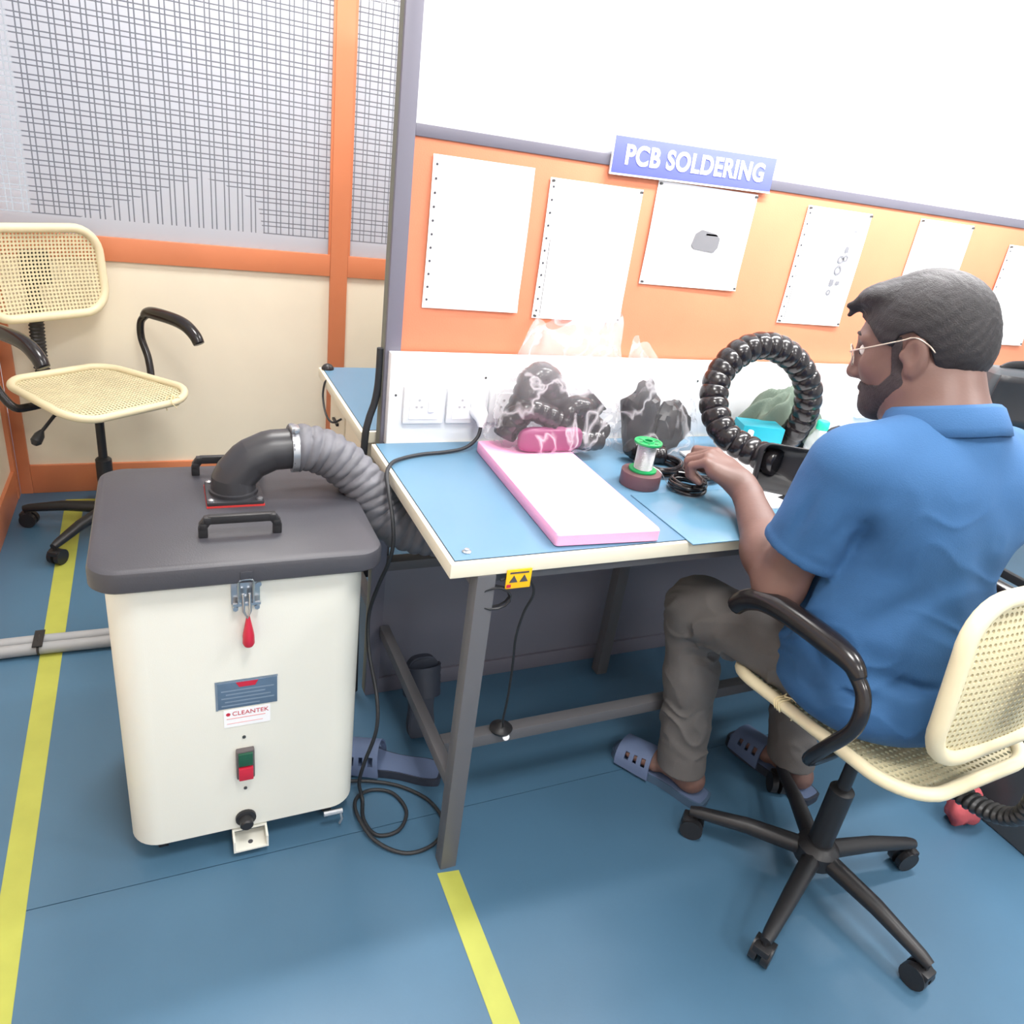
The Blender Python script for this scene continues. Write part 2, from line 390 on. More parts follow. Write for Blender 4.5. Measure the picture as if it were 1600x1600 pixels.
# sign
sg = thing('hanging_sign', 'blue sign board lettered PCB SOLDERING on the pinboard top rail', 'sign', (1.148, YB-.008, 1.372))
obj('board', MB().b2((-.228, -.004, .004), (.228, .0, .078), .0008), M_signblue, sg)
obj('white_edge', MB().b2((-.230, -.0035, 0), (.230, .002, .004)).b2((-.230, -.0035, .004), (-.2275, .002, .078)), M_white, sg)
sg.rotation_euler = (0, math.radians(-1.0), 0)
text_mesh('lettering', 'PCB SOLDERING', .055, .0006, M_white, sg, (0, -.0046, .041), off=.0018, sx=.91, space=1.08)

# papers pinned to the board
def paper(x0, x1, z0, z1, label, draw, holes=True, name='document_sheet', pins=True):
    t = thing(name, label, 'paper', ((x0+x1)/2, YB-.001, z0), group=None)
    w_, h_ = x1-x0, z1-z0; sd = random.random()*6
    def fn(u, v): return ((u-.5)*w_, -.0018-.004*abs(math.sin(2.2*u+sd))*math.sin(PI*v)-.004*max(0, .12-v)/.12*u, v*h_)
    obj('sheet', MB().grid(fn, 9, 13), M_paper, t, 180)
    if holes:
        mb = MB(); n = 11
        for k in range(n):
            z = h_*(.06+.88*k/(n-1)); mb.cyl((-w_/2+.008, -.0062, z), (-w_/2+.008, -.0052, z), .0026, 8)
        obj('punch_holes', mb, M_ink, t, kind='stuff')
    if draw: draw(t, w_, h_)
    if pins:
        for sx in (-1, 1):
            for z in (.006, h_-.006):
                obj('pin', MB().cyl((sx*(w_/2-.006), -.009, z), (sx*(w_/2-.006), 0, z), .0028, 8), M_screw, t)
    return t
def mark(t, n, m, boxes):
    for x, z, a, b in boxes: obj(n, MB().b2((x-a/2, -.0078, z-b/2), (x+a/2, -.0068, z+b/2)), m, t)
def d_left(t, w_, h_): mark(t, 'margin_line', M_inkl, [(-w_/2+.016, h_*.5, .0008, h_*.96)]); mark(t, 'bottom_rule', M_inkl, [(-.02, .006, w_*.6, .0012)])
def d_line(t, w_, h_): mark(t, 'margin_line', M_ink, [(-w_/2+.017, h_*.30, .0010, h_*.56)])
def d_device(t, w_, h_):
    mb = MB(); p = [(-.035, .10), (-.028, .128), (-.012, .138), (.03, .132), (.047, .122), (.046, .10), (.036, .088), (-.025, .092)]
    vs = [(x+.012, y, z+.0) for y in (-.0078, -.0068) for x, z in p]; n = len(p)
    mb.add(vs, [tuple(range(n)), tuple(range(n, 2*n))]+[(i, (i+1) % n, n+(i+1) % n, n+i) for i in range(n)])
    obj('printed_device', mb, mat('print_grey', (120, 120, 124), .7), t); mark(t, 'caption', M_inkl, [(-.10, .03, .02, .006), (0, h_-.025, .12, .0015)])
    mark(t, 'printed_slot', M_inkl, [(.035, .128, .04, .004)])
def ringmb(mb, x, z, r0, r1, y0=-.0078, y1=-.0068, n=18):
    vs = []
    for y in (y0, y1):
        for r in (r0, r1): vs += [(x+r*math.cos(2*PI*k/n), y, z+r*math.sin(2*PI*k/n)) for k in range(n)]
    fs = []
    for k in range(n):
        j = (k+1) % n; fs += [(k, j, n+j, n+k), (2*n+k, 3*n+k, 3*n+j, 2*n+j), (n+k, n+j, 3*n+j, 3*n+k), (k, 2*n+k, 2*n+j, j)]
    mb.add(vs, fs)
def d_gears(t, w_, h_):
    mark(t, 'margin_line', M_ink, [(-w_/2+.017, h_*.45, .0010, h_*.86)])
    pm_ = mat('print_mid', (130, 130, 136), .7)
    for x, z, a, b in ((.045, .150, .008, .013), (.044, .178, .006, .011), (.06, .182, .005, .009), (.034, .09, .004, .008)):
        mb = MB(); ringmb(mb, x, z, a, b); obj('printed_ring', mb, pm_, t)
    mark(t, 'printed_part', pm_, [(.057, .117, .014, .010), (.035, .1165, .014, .017), (.056, .204, .012, .016), (.069, .252, .010, .004)])
def d_ring(x, z):
    def d(t, w_, h_):
        mb = MB(); ringmb(mb, x, z, .014, .020); obj('printed_ring', mb, M_inkl, t)
    return d
paper(.512, .740, 1.052, 1.358, 'white sheet in a punched sleeve nearest the grey post of the pinboard', d_left, pins=False)
paper(.780, 1.020, 1.042, 1.345, 'white sheet with dark margin line above the larger clear bag', d_line)
paper(1.056, 1.352, 1.138, 1.370, 'landscape sheet with a grey printed device under the blue sign', d_device, holes=False)
paper(1.522, 1.752, 1.064, 1.364, 'tall sheet with small printed parts and rings above the coiled black hose', d_gears)
paper(1.94, 2.165, 1.07, 1.372, 'sheet partly hidden behind the seated man, printed with a faint ring', d_ring(-.01, .15), holes=False)
paper(2.352, 2.60, 1.035, 1.336, 'sheet at the right end of the pinboard with a grey ring', d_ring(.04, .2))

# white power raceway with sockets
RY = 1.5575
rc_ = thing('power_raceway', 'white power raceway box along the back of the workbench', 'raceway', (.443, YB-.006, .742))
wobj('body', MB().b2((.443, RY, .742), (2.94, YB-.007, .956), .002), M_white, rc_)
def socket(x0, x1, z0, z1):
    p = wobj('socket_plate', MB().box(((x0+x1)/2, RY-.006, (z0+z1)/2), (x1-x0, .013, z1-z0), bev=.004), M_offwhite, rc_)
    q = MB().b2(((x0+x1)/2-.034, RY-.0142, z0+.012), ((x0+x1)/2+.034, RY-.0122, z1-.012)); wobj('socket_face', q, M_white, p)
    h = MB()
    for dx, dz in ((-.012, .014), (-.018, -.002), (-.006, -.002)): h.cyl(((x0+x1)/2+dx, RY-.0152, (z0+z1)/2+dz), ((x0+x1)/2+dx, RY-.014, (z0+z1)/2+dz), .003, 10)
    wobj('socket_holes', h, M_inkl, p)
    wobj('rocker_switch', MB().box(((x0+x1)/2+.017, RY-.016, (z0+z1)/2), (.016, .006, .026), bev=.001), M_white, p)
for x0 in (.474, .577, .682, 1.90, 2.01): socket(x0, x0+.096, .798, .884)
for x, z in ((.458, .862), (.67, .905), (1.28, .905), (1.62, .92), (2.3, .905)):
    wobj('screw', MB().cyl((x, RY-.0012, z), (x, RY+.001, z), .0028, 10), M_screw, rc_)
# cable hanging behind the raceway end
pts = spline([(.431, 1.606, .955), (.430, 1.606, .88), (.424, 1.606, .83), (.412, 1.604, .79), (.404, 1.600, .74), (.402, 1.598, .60), (.404, 1.60, .30), (.41, 1.60, .012)], 6)
tag(wobj('thick_cable', MB().tube(pts, .0085, 10), M_rubber), 'thick black cable dropping beside the grey post at the raceway end', 'cable')

# ================================================================== workbenches
def bench(name, label, x0, x1, y0, y1, front, T=.75, legs=(), stretch_y=None, sz=.20):
    t = thing(name, label, 'workbench', (x0, y0, 0))
    tp = wobj('table_top', MB().b2((x0, y0, T-.030), (x1, y1, T-.002), .0025), M_edge, t)
    wobj('laminate', MB().b2((x0+.010, y0+.010, T-.003), (x1-.010, y1-.004, T-.0004)), M_bluelam, tp)
    ins = .0088
    mb = MB().b2((x0+ins, y0+ins, T-.0025), (x1-ins, y0+.010, T-.0012)).b2((x0+ins, y0+.01, T-.0025), (x0+.010, y1-.004, T-.0012))
    wobj('laminate_seam', mb, M_darkline, tp)
    for x, y in legs: wobj('leg', MB().b2((x-.0175, y-.0175, 0), (x+.0175, y+.0175, T-.030), .002), M_legs, t)
    wobj('under_rail', MB().b2((x0+.05, y0+.03, T-.062), (x1-.05, y0+.055, T-.031)), M_legs, t); wobj('under_rail', MB().b2((x0+.05, y1-.055, T-.062), (x1-.05, y1-.03, T-.031)), M_legs, t)
    lx = legs[0][0]
    for xx in (lx, legs[-1][0]): wobj('side_stretcher', MB().b2((xx-.012, y0+.03, sz), (xx+.012, y1+(.026 if y0 < 1.2 else -.04), sz+.03), .002), M_legs, t)
    wobj('cross_stretcher', MB().b2((lx+.012, stretch_y-.015, sz+.001), (legs[-1][0]-.012, stretch_y+.015, sz+.031), .002), M_legs, t)
    return t
b1 = bench('workbench', 'blue topped workbench with cream edge and grey legs where the man sits', .408, 2.9, 1.0, 1.556, -1, legs=[(.476, 1.016), (1.145, 1.525), (2.83, 1.016), (2.83, 1.525)], stretch_y=1.142, sz=.196)
wobj('stud', MB().lathe([(.008, 0), (.008, .002), (.0045, .004), (.0045, .006), (0, .0065)], (.448, 1.035, .7496), 14), M_steel, b1)
b2_ = bench('workbench', 'second blue topped bench behind the pinboard, only its corner showing', .402, 2.9, 1.632, 2.18, 1, legs=[(.476, 1.66), (.476, 2.15), (2.83, 1.66), (2.83, 2.15)], stretch_y=1.9, sz=.19)
du = thing('drawer_unit', 'cream drawer unit hung under the second bench', 'drawer unit', (.60, 1.93, .57))
wobj('body', MB().b2((.44, 1.72, .57), (.86, 2.14, .686), .002), M_edge, du)
for y0, y1 in ((1.73, 1.92), (1.94, 2.13)):
    d_ = wobj('drawer_front', MB().b2((.430, y0, .578), (.440, y1, .678), .002), M_cream, du); wobj('handle', MB().bar((.426, (y0+y1)/2-.03, .63), (.426, (y0+y1)/2+.03, .63), .007), M_black, d_)
tag(origin(wobj('rubber_bumper', MB().lathe([(.018, 0), (.018, .004), (.012, .012), (.004, .016), (0, .0165)], (.424, 2.155, .7500), 16), M_black), (.424, 2.155, .75)), 'small black rubber dome on the far corner of the second bench', 'bumper')
pts = spline([(.405, 2.06, .745), (.398, 2.06, .735), (.392, 2.05, .70), (.392, 2.00, .665), (.402, 1.96, .655), (.425, 1.95, .668)], 6)
tag(wobj('thin_wire', MB().tube(pts, .003, 8), M_black), 'thin black wire looped under the edge of the second bench', 'wire')

# second mat, taped seam, white board on the bench
tag(origin(wobj('bench_mat', MB().b2((.892, .985, .7496), (2.1, 1.213, .7520), .0004), M_bluemat), (.892, .985, .7496)), 'glossy blue mat on the bench in front of the man', 'mat')
wb = thing('white_board', 'white board lying flat on the bench under the man\'s hands', 'board', (1.36, 1.25, .7502))
wobj('sheet', MB().prism([(1.150, 1.100), (1.60, 1.085), (1.60, 1.30), (1.47, 1.455), (1.175, 1.435)], .7524, .7565), M_white, wb)
wobj('black_mark', MB().box((1.262, 1.140, .7568), (.030, .022, .0008), Matrix.Rotation(.3, 3, 'Z')), M_black, wb)

# yellow ESD tag and grounding cord under the front edge
yt = thing('yellow_tag', 'yellow warning tag hanging under the bench front edge', 'tag', (.535, .999, .691))
wobj('plate', MB().b2((.512, .9965, .690), (.560, .9985, .728), .0004), M_ytag, yt)
mk = MB()
for cx in (.526, .546):
    mk.add([(cx-.008, .9962, .703), (cx+.008, .9962, .703), (cx, .9962, .717), (cx-.008, .9955, .703), (cx+.008, .9955, .703), (cx, .9955, .717)], [(0,1,2), (5,4,3), (0,3,4,1), (1,4,5,2), (2,5,3,0)])
mk.b2((.518, .9955, .7205), (.554, .9962, .7235))
wobj('black_symbols', mk, M_ink, yt); wobj('red_mark', MB().b2((.514, .9955, .693), (.522, .9962, .699)), M_red, yt)
gc = thing('grounding_cord', 'thin black cord hanging from the yellow tag to the stretcher', 'cord', (.60, 1.03, .66))
wobj('cord', MB().tube(spline([(.505, 1.004, .705), (.535, 1.006, .712), (.562, 1.004, .70), (.578, 1.01, .665), (.575, 1.03, .61), (.578, 1.05, .54), (.592, 1.07, .46), (.604, 1.09, .36), (.612, 1.11, .28), (.622, 1.124, .246)], 6), .0026, 8), M_black, gc)
wobj('clip_disc', MB().lathe([(.024, 0), (.026, .006), (.012, .012), (.006, .02), (0, .022)], (.624, 1.135, .2275), 18), M_black, gc)
wobj('white_stud', MB().lathe([(.008, 0), (.008, .004), (0, .005)], (.628, 1.1155, .223), 12, Matrix.Rotation(1.2, 3, 'X')), M_white, gc)
jb = thing('bundled_wire', 'coil of grey wire and small jack tucked under the bench corner', 'wire', (.49, 1.03, .66))
wobj('jack_box', MB().lathe([(.022, 0), (.022, .03), (.018, .034)], (.492, 1.02+.03, .655), 16), M_legs, jb)
cp = [(.495+.03*math.cos(a*.5), 1.0+.006*math.sin(a*.37), .672+.022*math.sin(a*.5)) for a in range(26)]
wobj('wire_coil', MB().tube(cp, .0024, 6), M_black, jb)

# ================================================================== fume extractor
EX, EY = .097, 1.376
ex = thing('fume_extractor', 'ivory fume extractor cabinet with dark grey lid and front clamp', 'extractor', (EX, EY, 0))
bw_, bd_ = .438, .396
YF = EY-bd_/2                             # front face
wobj('cabinet', MB().rstack((EX, EY), bw_, bd_, .055, [(.004, .052), (0, .056), (0, .655), (.003, .658)], 8), M_body, ex)
wobj('base_plate', MB().rstack((EX, EY), bw_-.03, bd_-.03, .05, [(0, .044), (0, .053)], 6), M_black, ex)
lid = wobj('lid', MB().rstack((EX+.004, EY-.002), .486, .440, .05, [(.004, .655), (0, .659), (0, .684), (.003, .691), (.010, .6945)], 8), M_lid, ex)
for yy in (1.262, 1.540):
    h = MB(); z0, z1 = .694, .728
    p = [(.038, yy, z0), (.038, yy, z1-.012), (.046, yy, z1), (.156, yy, z1), (.164, yy, z1-.012), (.164, yy, z0)]
    for a, b in zip(p, p[1:]): h.bar(a, b, .016, .013, up=(0, 1, 0), bev=.003)
    for q in p[1:-1]: h.box(q, (.013, .0155, .013), bev=.003)
    wobj('handle', h, M_black, lid)
for sx in (-1, 1):
    for sy in (-1, 1):
        cx, cy = EX+sx*.165, EY+sy*.145
        c = wobj('caster', MB().cyl((cx-.009, cy, .021), (cx+.009, cy, .021), .021, 18), M_black, ex)
        wobj('caster_fork', MB().b2((cx-.014, cy-.012, .02), (cx-.010, cy+.012, .045)).b2((cx+.010, cy-.012, .02), (cx+.014, cy+.012, .045)).b2((cx-.016, cy-.016, .041), (cx+.016, cy+.016, .0455)), M_steel, c)
# toggle clamp
cx = .099; yf = YF
tc = wobj('toggle_clamp', MB().b2((cx-.024, yf-.003, .602), (cx+.024, yf, .648), .0008).b2((cx-.014, yf-.018, .606), (cx-.011, yf-.003, .64)).b2((cx+.011, yf-.018, .606), (cx+.014, yf-.003, .64)).bar((cx-.022, yf-.014, .608), (cx+.024, yf-.014, .608), .005), M_steel, ex)
wobj('clamp_loop', MB().tube([(cx-.012, yf-.016, .615), (cx-.012, yf-.018, .65), (cx-.012, yf-.022, .660), (cx-.007, yf-.024, .664), (cx+.007, yf-.024, .664), (cx+.012, yf-.022, .660), (cx+.012, yf-.018, .65), (cx+.012, yf-.016, .615)], .0022, 8), M_steel, tc)
wobj('clamp_bolt', MB().cyl((cx-.018, yf-.016, .600), (cx-.018, yf-.002, .600), .005, 6).cyl((cx+.018, yf-.016, .600), (cx+.018, yf-.002, .600), .005, 6).cyl((cx+.022, yf-.006, .64), (cx+.022, yf, .64), .005, 10), M_steel, tc)
wobj('lever_link', MB().tube([(cx-.005, yf-.016, .63), (cx-.005, yf-.02, .596), (cx+.001, yf-.02, .582), (cx+.006, yf-.02, .596), (cx+.006, yf-.016, .63)], .0025, 8), M_steel, tc)
wobj('red_grip', MB().lathe([(0, .522), (.008, .5225), (.0105, .528), (.010, .545), (.0075, .560), (.0045, .576), (.003, .584), (0, .584)], (cx+.002, yf-.018, 0), 14), M_red, tc, label='red rubber lever grip')
wobj('lid_catch', MB().b2((cx-.010, yf-.026, .664), (cx+.010, yf-.020, .680), .001), M_lid, lid)
# nameplate, sticker, switch, screws, knob, bracket
npl = wobj('nameplate', MB().b2((.046, yf-.0025, .372), (.152, yf-.0003, .432), .0006), M_plate, ex, label='blue grey metal rating plate')
wobj('plate_border', MB().b2((.042, yf-.0012, .369), (.046, yf-.0002, .436)).b2((.046, yf-.0012, .432), (.153, yf-.0002, .436)), M_steel, npl)
wobj('red_logo', MB().prism([(0, 0)], 0, 0) if False else MB().add([(.078, yf-.0030, .431), (.118, yf-.0030, .431), (.112, yf-.0030, .420), (.084, yf-.0030, .420), (.078, yf-.0024, .431), (.118, yf-.0024, .431), (.112, yf-.0024, .420), (.084, yf-.0024, .420)], [(0,1,2,3), (7,6,5,4), (0,4,5,1), (1,5,6,2), (2,6,7,3), (3,7,4,0)]), M_red, npl)
tl = MB()
for k, (a, b) in enumerate(((.052, .146), (.06, .13), (.052, .14), (.058, .146), (.052, .12))): tl.b2((a, yf-.0029, .412-k*.0085), (b, yf-.0024, .4145-k*.0085))
wobj('printed_lines', tl, mat('plate_print', (120, 138, 158), .5), npl)
stk = wobj('sticker', MB().b2((.055, yf-.0012, .326), (.139, yf-.0002, .367)), M_white, ex)
tm = text_mesh('red_lettering', 'CLEANTEK', .0135, .0002, M_red, stk, (.103, yf-.0016, .357)); tm.data.transform(full(stk).inverted())
wobj('red_gear', MB().add(*(lambda n: ([(.063+(.0045 if k % 2 else .0033)*math.cos(2*PI*k/n), y, .357+(.0045 if k % 2 else .0033)*math.sin(2*PI*k/n)) for y in (yf-.0017, yf-.0011) for k in range(n)], [tuple(range(n)), tuple(range(2*n-1, n-1, -1))]+[(k, (k+1) % n, n+(k+1) % n, n+k) for k in range(n)]))(16)), M_red, stk)
wobj('sticker_lines', MB().b2((.060, yf-.0017, .3455), (.130, yf-.0011, .3470)).b2((.060, yf-.0017, .334), (.125, yf-.0011, .335)), mat('print_pale_red', (220, 150, 150), .6), stk)
for z in (.296, .163): wobj('screw', MB().cyl((.090, yf-.002, z), (.090, yf+.001, z), .0034, 10), M_screw, ex)
sw = wobj('switch_housing', MB().box((.091, yf-.005, .233), (.034, .012, .072), bev=.003), M_offwhite if False else mat('switch_grey', (96, 90, 92), .5), ex)
wobj('green_button', MB().box((.091, yf-.012, .2495), (.027, .008, .031), bev=.002), M_dkgreen, sw); wobj('red_button', MB().box((.091, yf-.0128, .2145), (.027, .010, .031), bev=.002), M_red, sw)
wobj('drain_knob', MB().lathe([(.020, 0), (.020, .008), (.013, .010), (.013, .026), (.010, .029), (0, .029)], (.089, yf+.002, .083), 20, Matrix.Rotation(PI/2, 3, 'X')), M_black, ex)
br = MB().b2((.062, yf-.030, .018), (.130, yf+.02, .022)).b2((.062, yf-.030, .022), (.066, yf+.02, .048)).b2((.126, yf-.030, .022), (.130, yf+.02, .048)).b2((.062, yf+.0, .046), (.130, yf+.02, .0505))
bk = wobj('floor_bracket', br, M_body, ex); wobj('bracket_hole', MB().cyl((.096, yf-.012, .0218), (.096, yf-.012, .0226), .005, 12), M_ink, bk)
wobj('hinge_pin', MB().cyl((EX+.15, yf-.006, .046), (EX+.19, yf-.006, .046), .006, 8).tube([(EX+.185, yf-.008, .046), (EX+.188, yf-.014, .03), (EX+.183, yf-.014, .018)], .003, 6), M_steel, ex)
# duct flange, elbow, clamp
DX, DY = .103, 1.428
fg = wobj('flange', MB().box((DX, DY, .7015), (.104, .104, .008), bev=.002), M_pvc, lid)
wobj('red_gasket', MB().box((DX, DY, .6958), (.106, .106, .004)), M_redgasket, fg)
for sx in (-1, 1):
    for sy in (-1, 1): wobj('flange_bolt', MB().lathe([(.006, 0), (.006, .003), (.003, .005), (0, .005)], (DX+sx*.044, DY+sy*.044, .7055), 10), M_steel, fg)
el = [(DX, DY, .705), (DX, DY, .735), (DX+.003, DY+.001, .738), (DX+.030, DY+.004, .768), (DX+.034, DY+.004, .771), (DX+.070, DY+.008, .786), (DX+.075, DY+.008, .787), (DX+.122, DY+.010, .789)]
wobj('elbow', MB().tube(el, [.043, .0405, .0405, .0405, .0405, .0405, .0405, .0405], 48, up=(0, 1, 0)), M_pvc, lid, 11)
wobj('elbow_collar', MB().lathe([(.046, .704), (.046, .712), (.042, .714)], (DX, DY, 0), 28), M_pvc, lid)

# grey flexible hose: pushed over the elbow, clamped, dropping under the bench
hz = thing('flexible_duct_hose', 'wrinkled grey flexible duct hose clamped to the black elbow', 'hose', (.23, DY+.01, .789))
cl = even(spline([(.212, 1.438, .789), (.240, 1.439, .789), (.285, 1.438, .776), (.330, 1.430, .744), (.368, 1.412, .702), (.398, 1.388, .655), (.440, 1.362, .628), (.50, 1.345, .618), (.58, 1.34, .616), (.70, 1.35, .618)], 20), .0022)
def rh(i, a):
    s = i*.0022/.020+a/(2*PI); fr = s-math.floor(s)
    return .0455*(1+.11*math.sin(PI*fr)**.7-.05+.035*math.sin(5*a+i*.31)*math.sin(i*.07+a))
wobj('hose', MB().tube(cl, rh, 40, up=(0, 1, 0)), M_ducthose, hz, 70)
def ring_at(x, w_, r, m, n, par, name):
    wobj(name, MB().lathe([(r-.003, -w_/2), (r, -w_/2), (r, w_/2), (r-.003, w_/2)], (x, 1.438, .789), 32, Matrix.Rotation(PI/2, 3, 'Y')), m, par)
ring_at(.219, .013, .0485, M_steel, 32, hz, 'hose_clamp')
wobj('clamp_screw', MB().box((.219, 1.420, .8365), (.016, .022, .010), bev=.002).cyl((.219, 1.400, .8370), (.219, 1.436, .8370), .0035, 10), M_steel, hz)

# extractor's mains cable: plug, over the bench, coil on the floor
pc = thing('power_cable', 'black mains cable running from the white plug over the bench edge to the floor', 'cable', (.652, 1.53, .80))
route = [(.650, 1.506, .802), (.640, 1.497, .780), (.610, 1.488, .760), (.56, 1.478, .755), (.50, 1.468, .755), (.45, 1.448, .755), (.418, 1.418, .757), (.398, 1.380, .750), (.392, 1.335, .725), (.391, 1.295, .69), (.390, 1.275, .640), (.385, 1.285, .590), (.376, 1.315, .520), (.368, 1.345, .43), (.366, 1.32, .35), (.366, 1.235, .29), (.362, 1.21, .22), (.345, 1.225, .12), (.338, 1.235, .05), (.345, 1.225, .008), (.335, 1.17, .006), (.352, 1.12, .006), (.40, 1.118, .006), (.432, 1.165, .006), (.415, 1.225, .006), (.37, 1.247, .006), (.33, 1.225, .012), (.322, 1.17, .018), (.345, 1.10, .012), (.40, 1.056, .006), (.465, 1.062, .006), (.503, 1.11, .006), (.49, 1.18, .006), (.44, 1.238, .006), (.38, 1.268, .010), (.31, 1.28, .02), (.24, 1.29, .038)]
wobj('cord', MB().tube(spline(route, 7), .0042, 10), M_rubber, pc)
pl = wobj('plug', MB().tube([(.652, 1.546, .83), (.652, 1.535, .83), (.652, 1.518, .826), (.651, 1.508, .815), (.650, 1.506, .803)], [.019, .020, .018, .012, .007], 16), M_white, pc, label='white plug')

# floor marking tape
def tape(name, label, poly): tag(origin(wobj(name, MB().prism(poly, .0002, .0009), M_yellow, smooth=None), (poly[0][0], poly[0][1], .0002)), label, 'floor tape')
tape('floor_tape', 'long yellow floor marking tape left of the extractor, turning at the partition', [(-.330, .2), (-.283, .2), (-.302, 1.2), (-.322, 2.90), (.20, 2.885), (.20, 2.935), (-.384, 2.955), (-.348, 1.2)])
tape('floor_tape', 'yellow floor tape starting at the foot of the grey bench leg', [(.446, .15), (.492, .15), (.496, .987), (.450, .993)])

# two conduits tied together on the floor
for k, (y, l) in enumerate(((1.965, 'grey floor conduit nearer the camera, lying across the yellow tape'), (2.002, 'grey floor conduit on the far side of the tied pair'))):
    tag(wobj('floor_conduit', MB().tube(spline([(-.533, y-.004, .018), (-.4, y, .018), (-.2, y-.004, .018), (.1, y, .018), (.38, y+.002, .018)], 4), .0165, 14), M_conduit), l, 'conduit', None)
tag(wobj('cable_tie', MB().tube([(-.365+.0, 1.984+.041*math.cos(2*PI*k/20), .0195+.0185*math.sin(2*PI*k/20)) for k in range(20)], .003, 8, closed=True).b2((-.377, 1.945, .036), (-.353, 2.022, .039)), M_black), 'black tie strapping the two floor conduits together', 'tie')

# ================================================================== office chairs
def chair(label, loc, rz, seat_z=.50, back_z=.58, back_h=.31, base_rot=0.2, tie=(.19, .06), group='ivory cane office chairs', tilt=.08, by=-.215, BW=.415, base_off=(0, 0)):
    t = thing('office_chair', label, 'chair', loc, rz, group=group)
    # seat: local +y is the front
    def sw(y): return .178+.045*(y+.21)/.42                       # half width along the depth
    def sh(x, y):
        z = seat_z-.010*math.cos(x/.22*PI/2)-.0*y
        if y > .12: z -= .9*(y-.12)**2*2.2
        if y < -.12: z += .8*(-.12-y)**2
        return z
    base = rrect(.40, .42, .085, 8); rim = []
    for x, y in base: k = sw(y)/.20; rim.append((x*k, y, sh(x*k, y)+.004))
    obj('seat_rim', MB().tube(rim, .0125, 12, closed=True, up=(0, 0, 1)), M_chair, t, 180)
    def cane(nu, nv, surf, inside):
        mb = MB(); d = .0118; q = .0040
        for i in range(nu):
            for j in range(nv):
                u = (i-(nu-1)/2)*d; v = (j-(nv-1)/2)*d
                if not inside(u, v): continue
                vs = [surf(u+a*d/2, v+b*d/2) for a, b in ((-1,-1), (0,-1), (1,-1), (1,0), (1,1), (0,1), (-1,1), (-1,0))]
                hs = [surf(u+q*math.cos(a), v+q*math.sin(a)) for a in (-.75*PI, -.5*PI, -.25*PI, 0, .25*PI, .5*PI, .75*PI, PI)]
                mb.add(vs+hs, [(k, (k+1) % 8, 8+(k+1) % 8, 8+k) for k in range(8)])
        return mb
    def in_seat(u, v):
        if abs(v) > .207: return False
        lim = sw(v)-.004
        if abs(v) > .125: lim -= .085*(1-math.sqrt(max(0, 1-((abs(v)-.125)/.087)**2)))
        return abs(u) < lim-.003
    cs = cane(38, 36, lambda u, v: (u, v, sh(u, v)), in_seat)
    o = obj('seat_cane', cs, M_cane, t, None); so = o.modifiers.new('thickness', 'SOLIDIFY'); so.thickness = .004
    # backrest
    BZ = back_z+back_h/2
    def bs(x, z): return (x, by+.10*(x*x)/.09*.35-tilt*(z-BZ)-.012*math.cos((z-BZ)/back_h*PI), z)
    rim = [bs(x, z+BZ) for x, z in rrect(BW, back_h, .085, 8)]
    obj('back_rim', MB().tube(rim, .0145, 12, closed=True, up=(0, 1, 0)), M_chair, t, 180)
    def in_back(u, v):
        w_, h_ = BW/2-.004, back_h/2-.004
        if abs(u) > w_ or abs(v) > h_: return False
        dx, dy = abs(u)-(w_-.08), abs(v)-(h_-.08)
        return not (dx > 0 and dy > 0 and dx*dx+dy*dy > .0064)
    cb = cane(36, 27, lambda u, v: bs(u, v+BZ), in_back)
    o = obj('back_cane', cb, M_cane, t, None); so = o.modifiers.new('thickness', 'SOLIDIFY'); so.thickness = .004
    # bellows covered spine
    sp = even(spline([(0, -.10, seat_z-.045), (0, -.22, seat_z-.045), (0, -.285, seat_z-.01), (0, -.292, seat_z+.06), (0, -.278, back_z+.05), (0, -.262, back_z+.16)], 10), .003)
    obj('back_spine', MB().tube(sp, lambda i, a: (.026 if (i//2) % 2 else .022)*(1.0 if 30 < i < len(sp)-30 else .92), 14, ell=.6, up=(1, 0, 0)), M_black, t, 60)
    obj('back_bracket', MB().b2((-.045, -.262, back_z+.09), (.045, -.243, back_z+.20), .004), M_black, t)
    obj('mechanism', MB().b2((-.075, -.11, seat_z-.052), (.075, .10, seat_z-.030), .004).b2((-.16, -.06, seat_z-.032), (.16, -.03, seat_z-.016)).b2((-.16, .05, seat_z-.032), (.16, .08, seat_z-.016)), M_black, t)
    lv = obj('tilt_lever', MB().tube([(.06, .0, seat_z-.045), (.15, .01, seat_z-.058), (.205, .02, seat_z-.10)], .0055, 8), M_black, t)
    obj('lever_knob', MB().tube([(.198, .018, seat_z-.094), (.210, .022, seat_z-.106), (.226, .026, seat_z-.122), (.234, .028, seat_z-.130)], [.006, .015, .017, .008], 10), M_black, lv)
    for sx in (-1, 1):
        ap = spline([(sx*.10, -.045, seat_z-.030), (sx*.19, -.045, seat_z-.036), (sx*.238, -.05, seat_z-.026), (sx*.262, -.085, seat_z+.04), (sx*.264, -.118, seat_z+.11), (sx*.262, -.110, seat_z+.170), (sx*.262, -.07, seat_z+.203)], 7)
        ar = obj('arm_tube', MB().tube(ap, .0125, 12), M_blackgloss, t, 180)
        pp = spline([(sx*.262, -.095, seat_z+.190), (sx*.262, -.06, seat_z+.210), (sx*.262, .05, seat_z+.213), (sx*.262, .12, seat_z+.204), (sx*.262, .165, seat_z+.18), (sx*.262, .185, seat_z+.155)], 6)
        n_ = len(pp); obj('arm_pad', MB().tube(pp, [.012+.010*min(1, 4*k/n_)-.004*(k/n_)**4 for k in range(n_)], 12, ell=1.0, up=(1, 0, 0)), M_blackgloss, ar, 180)
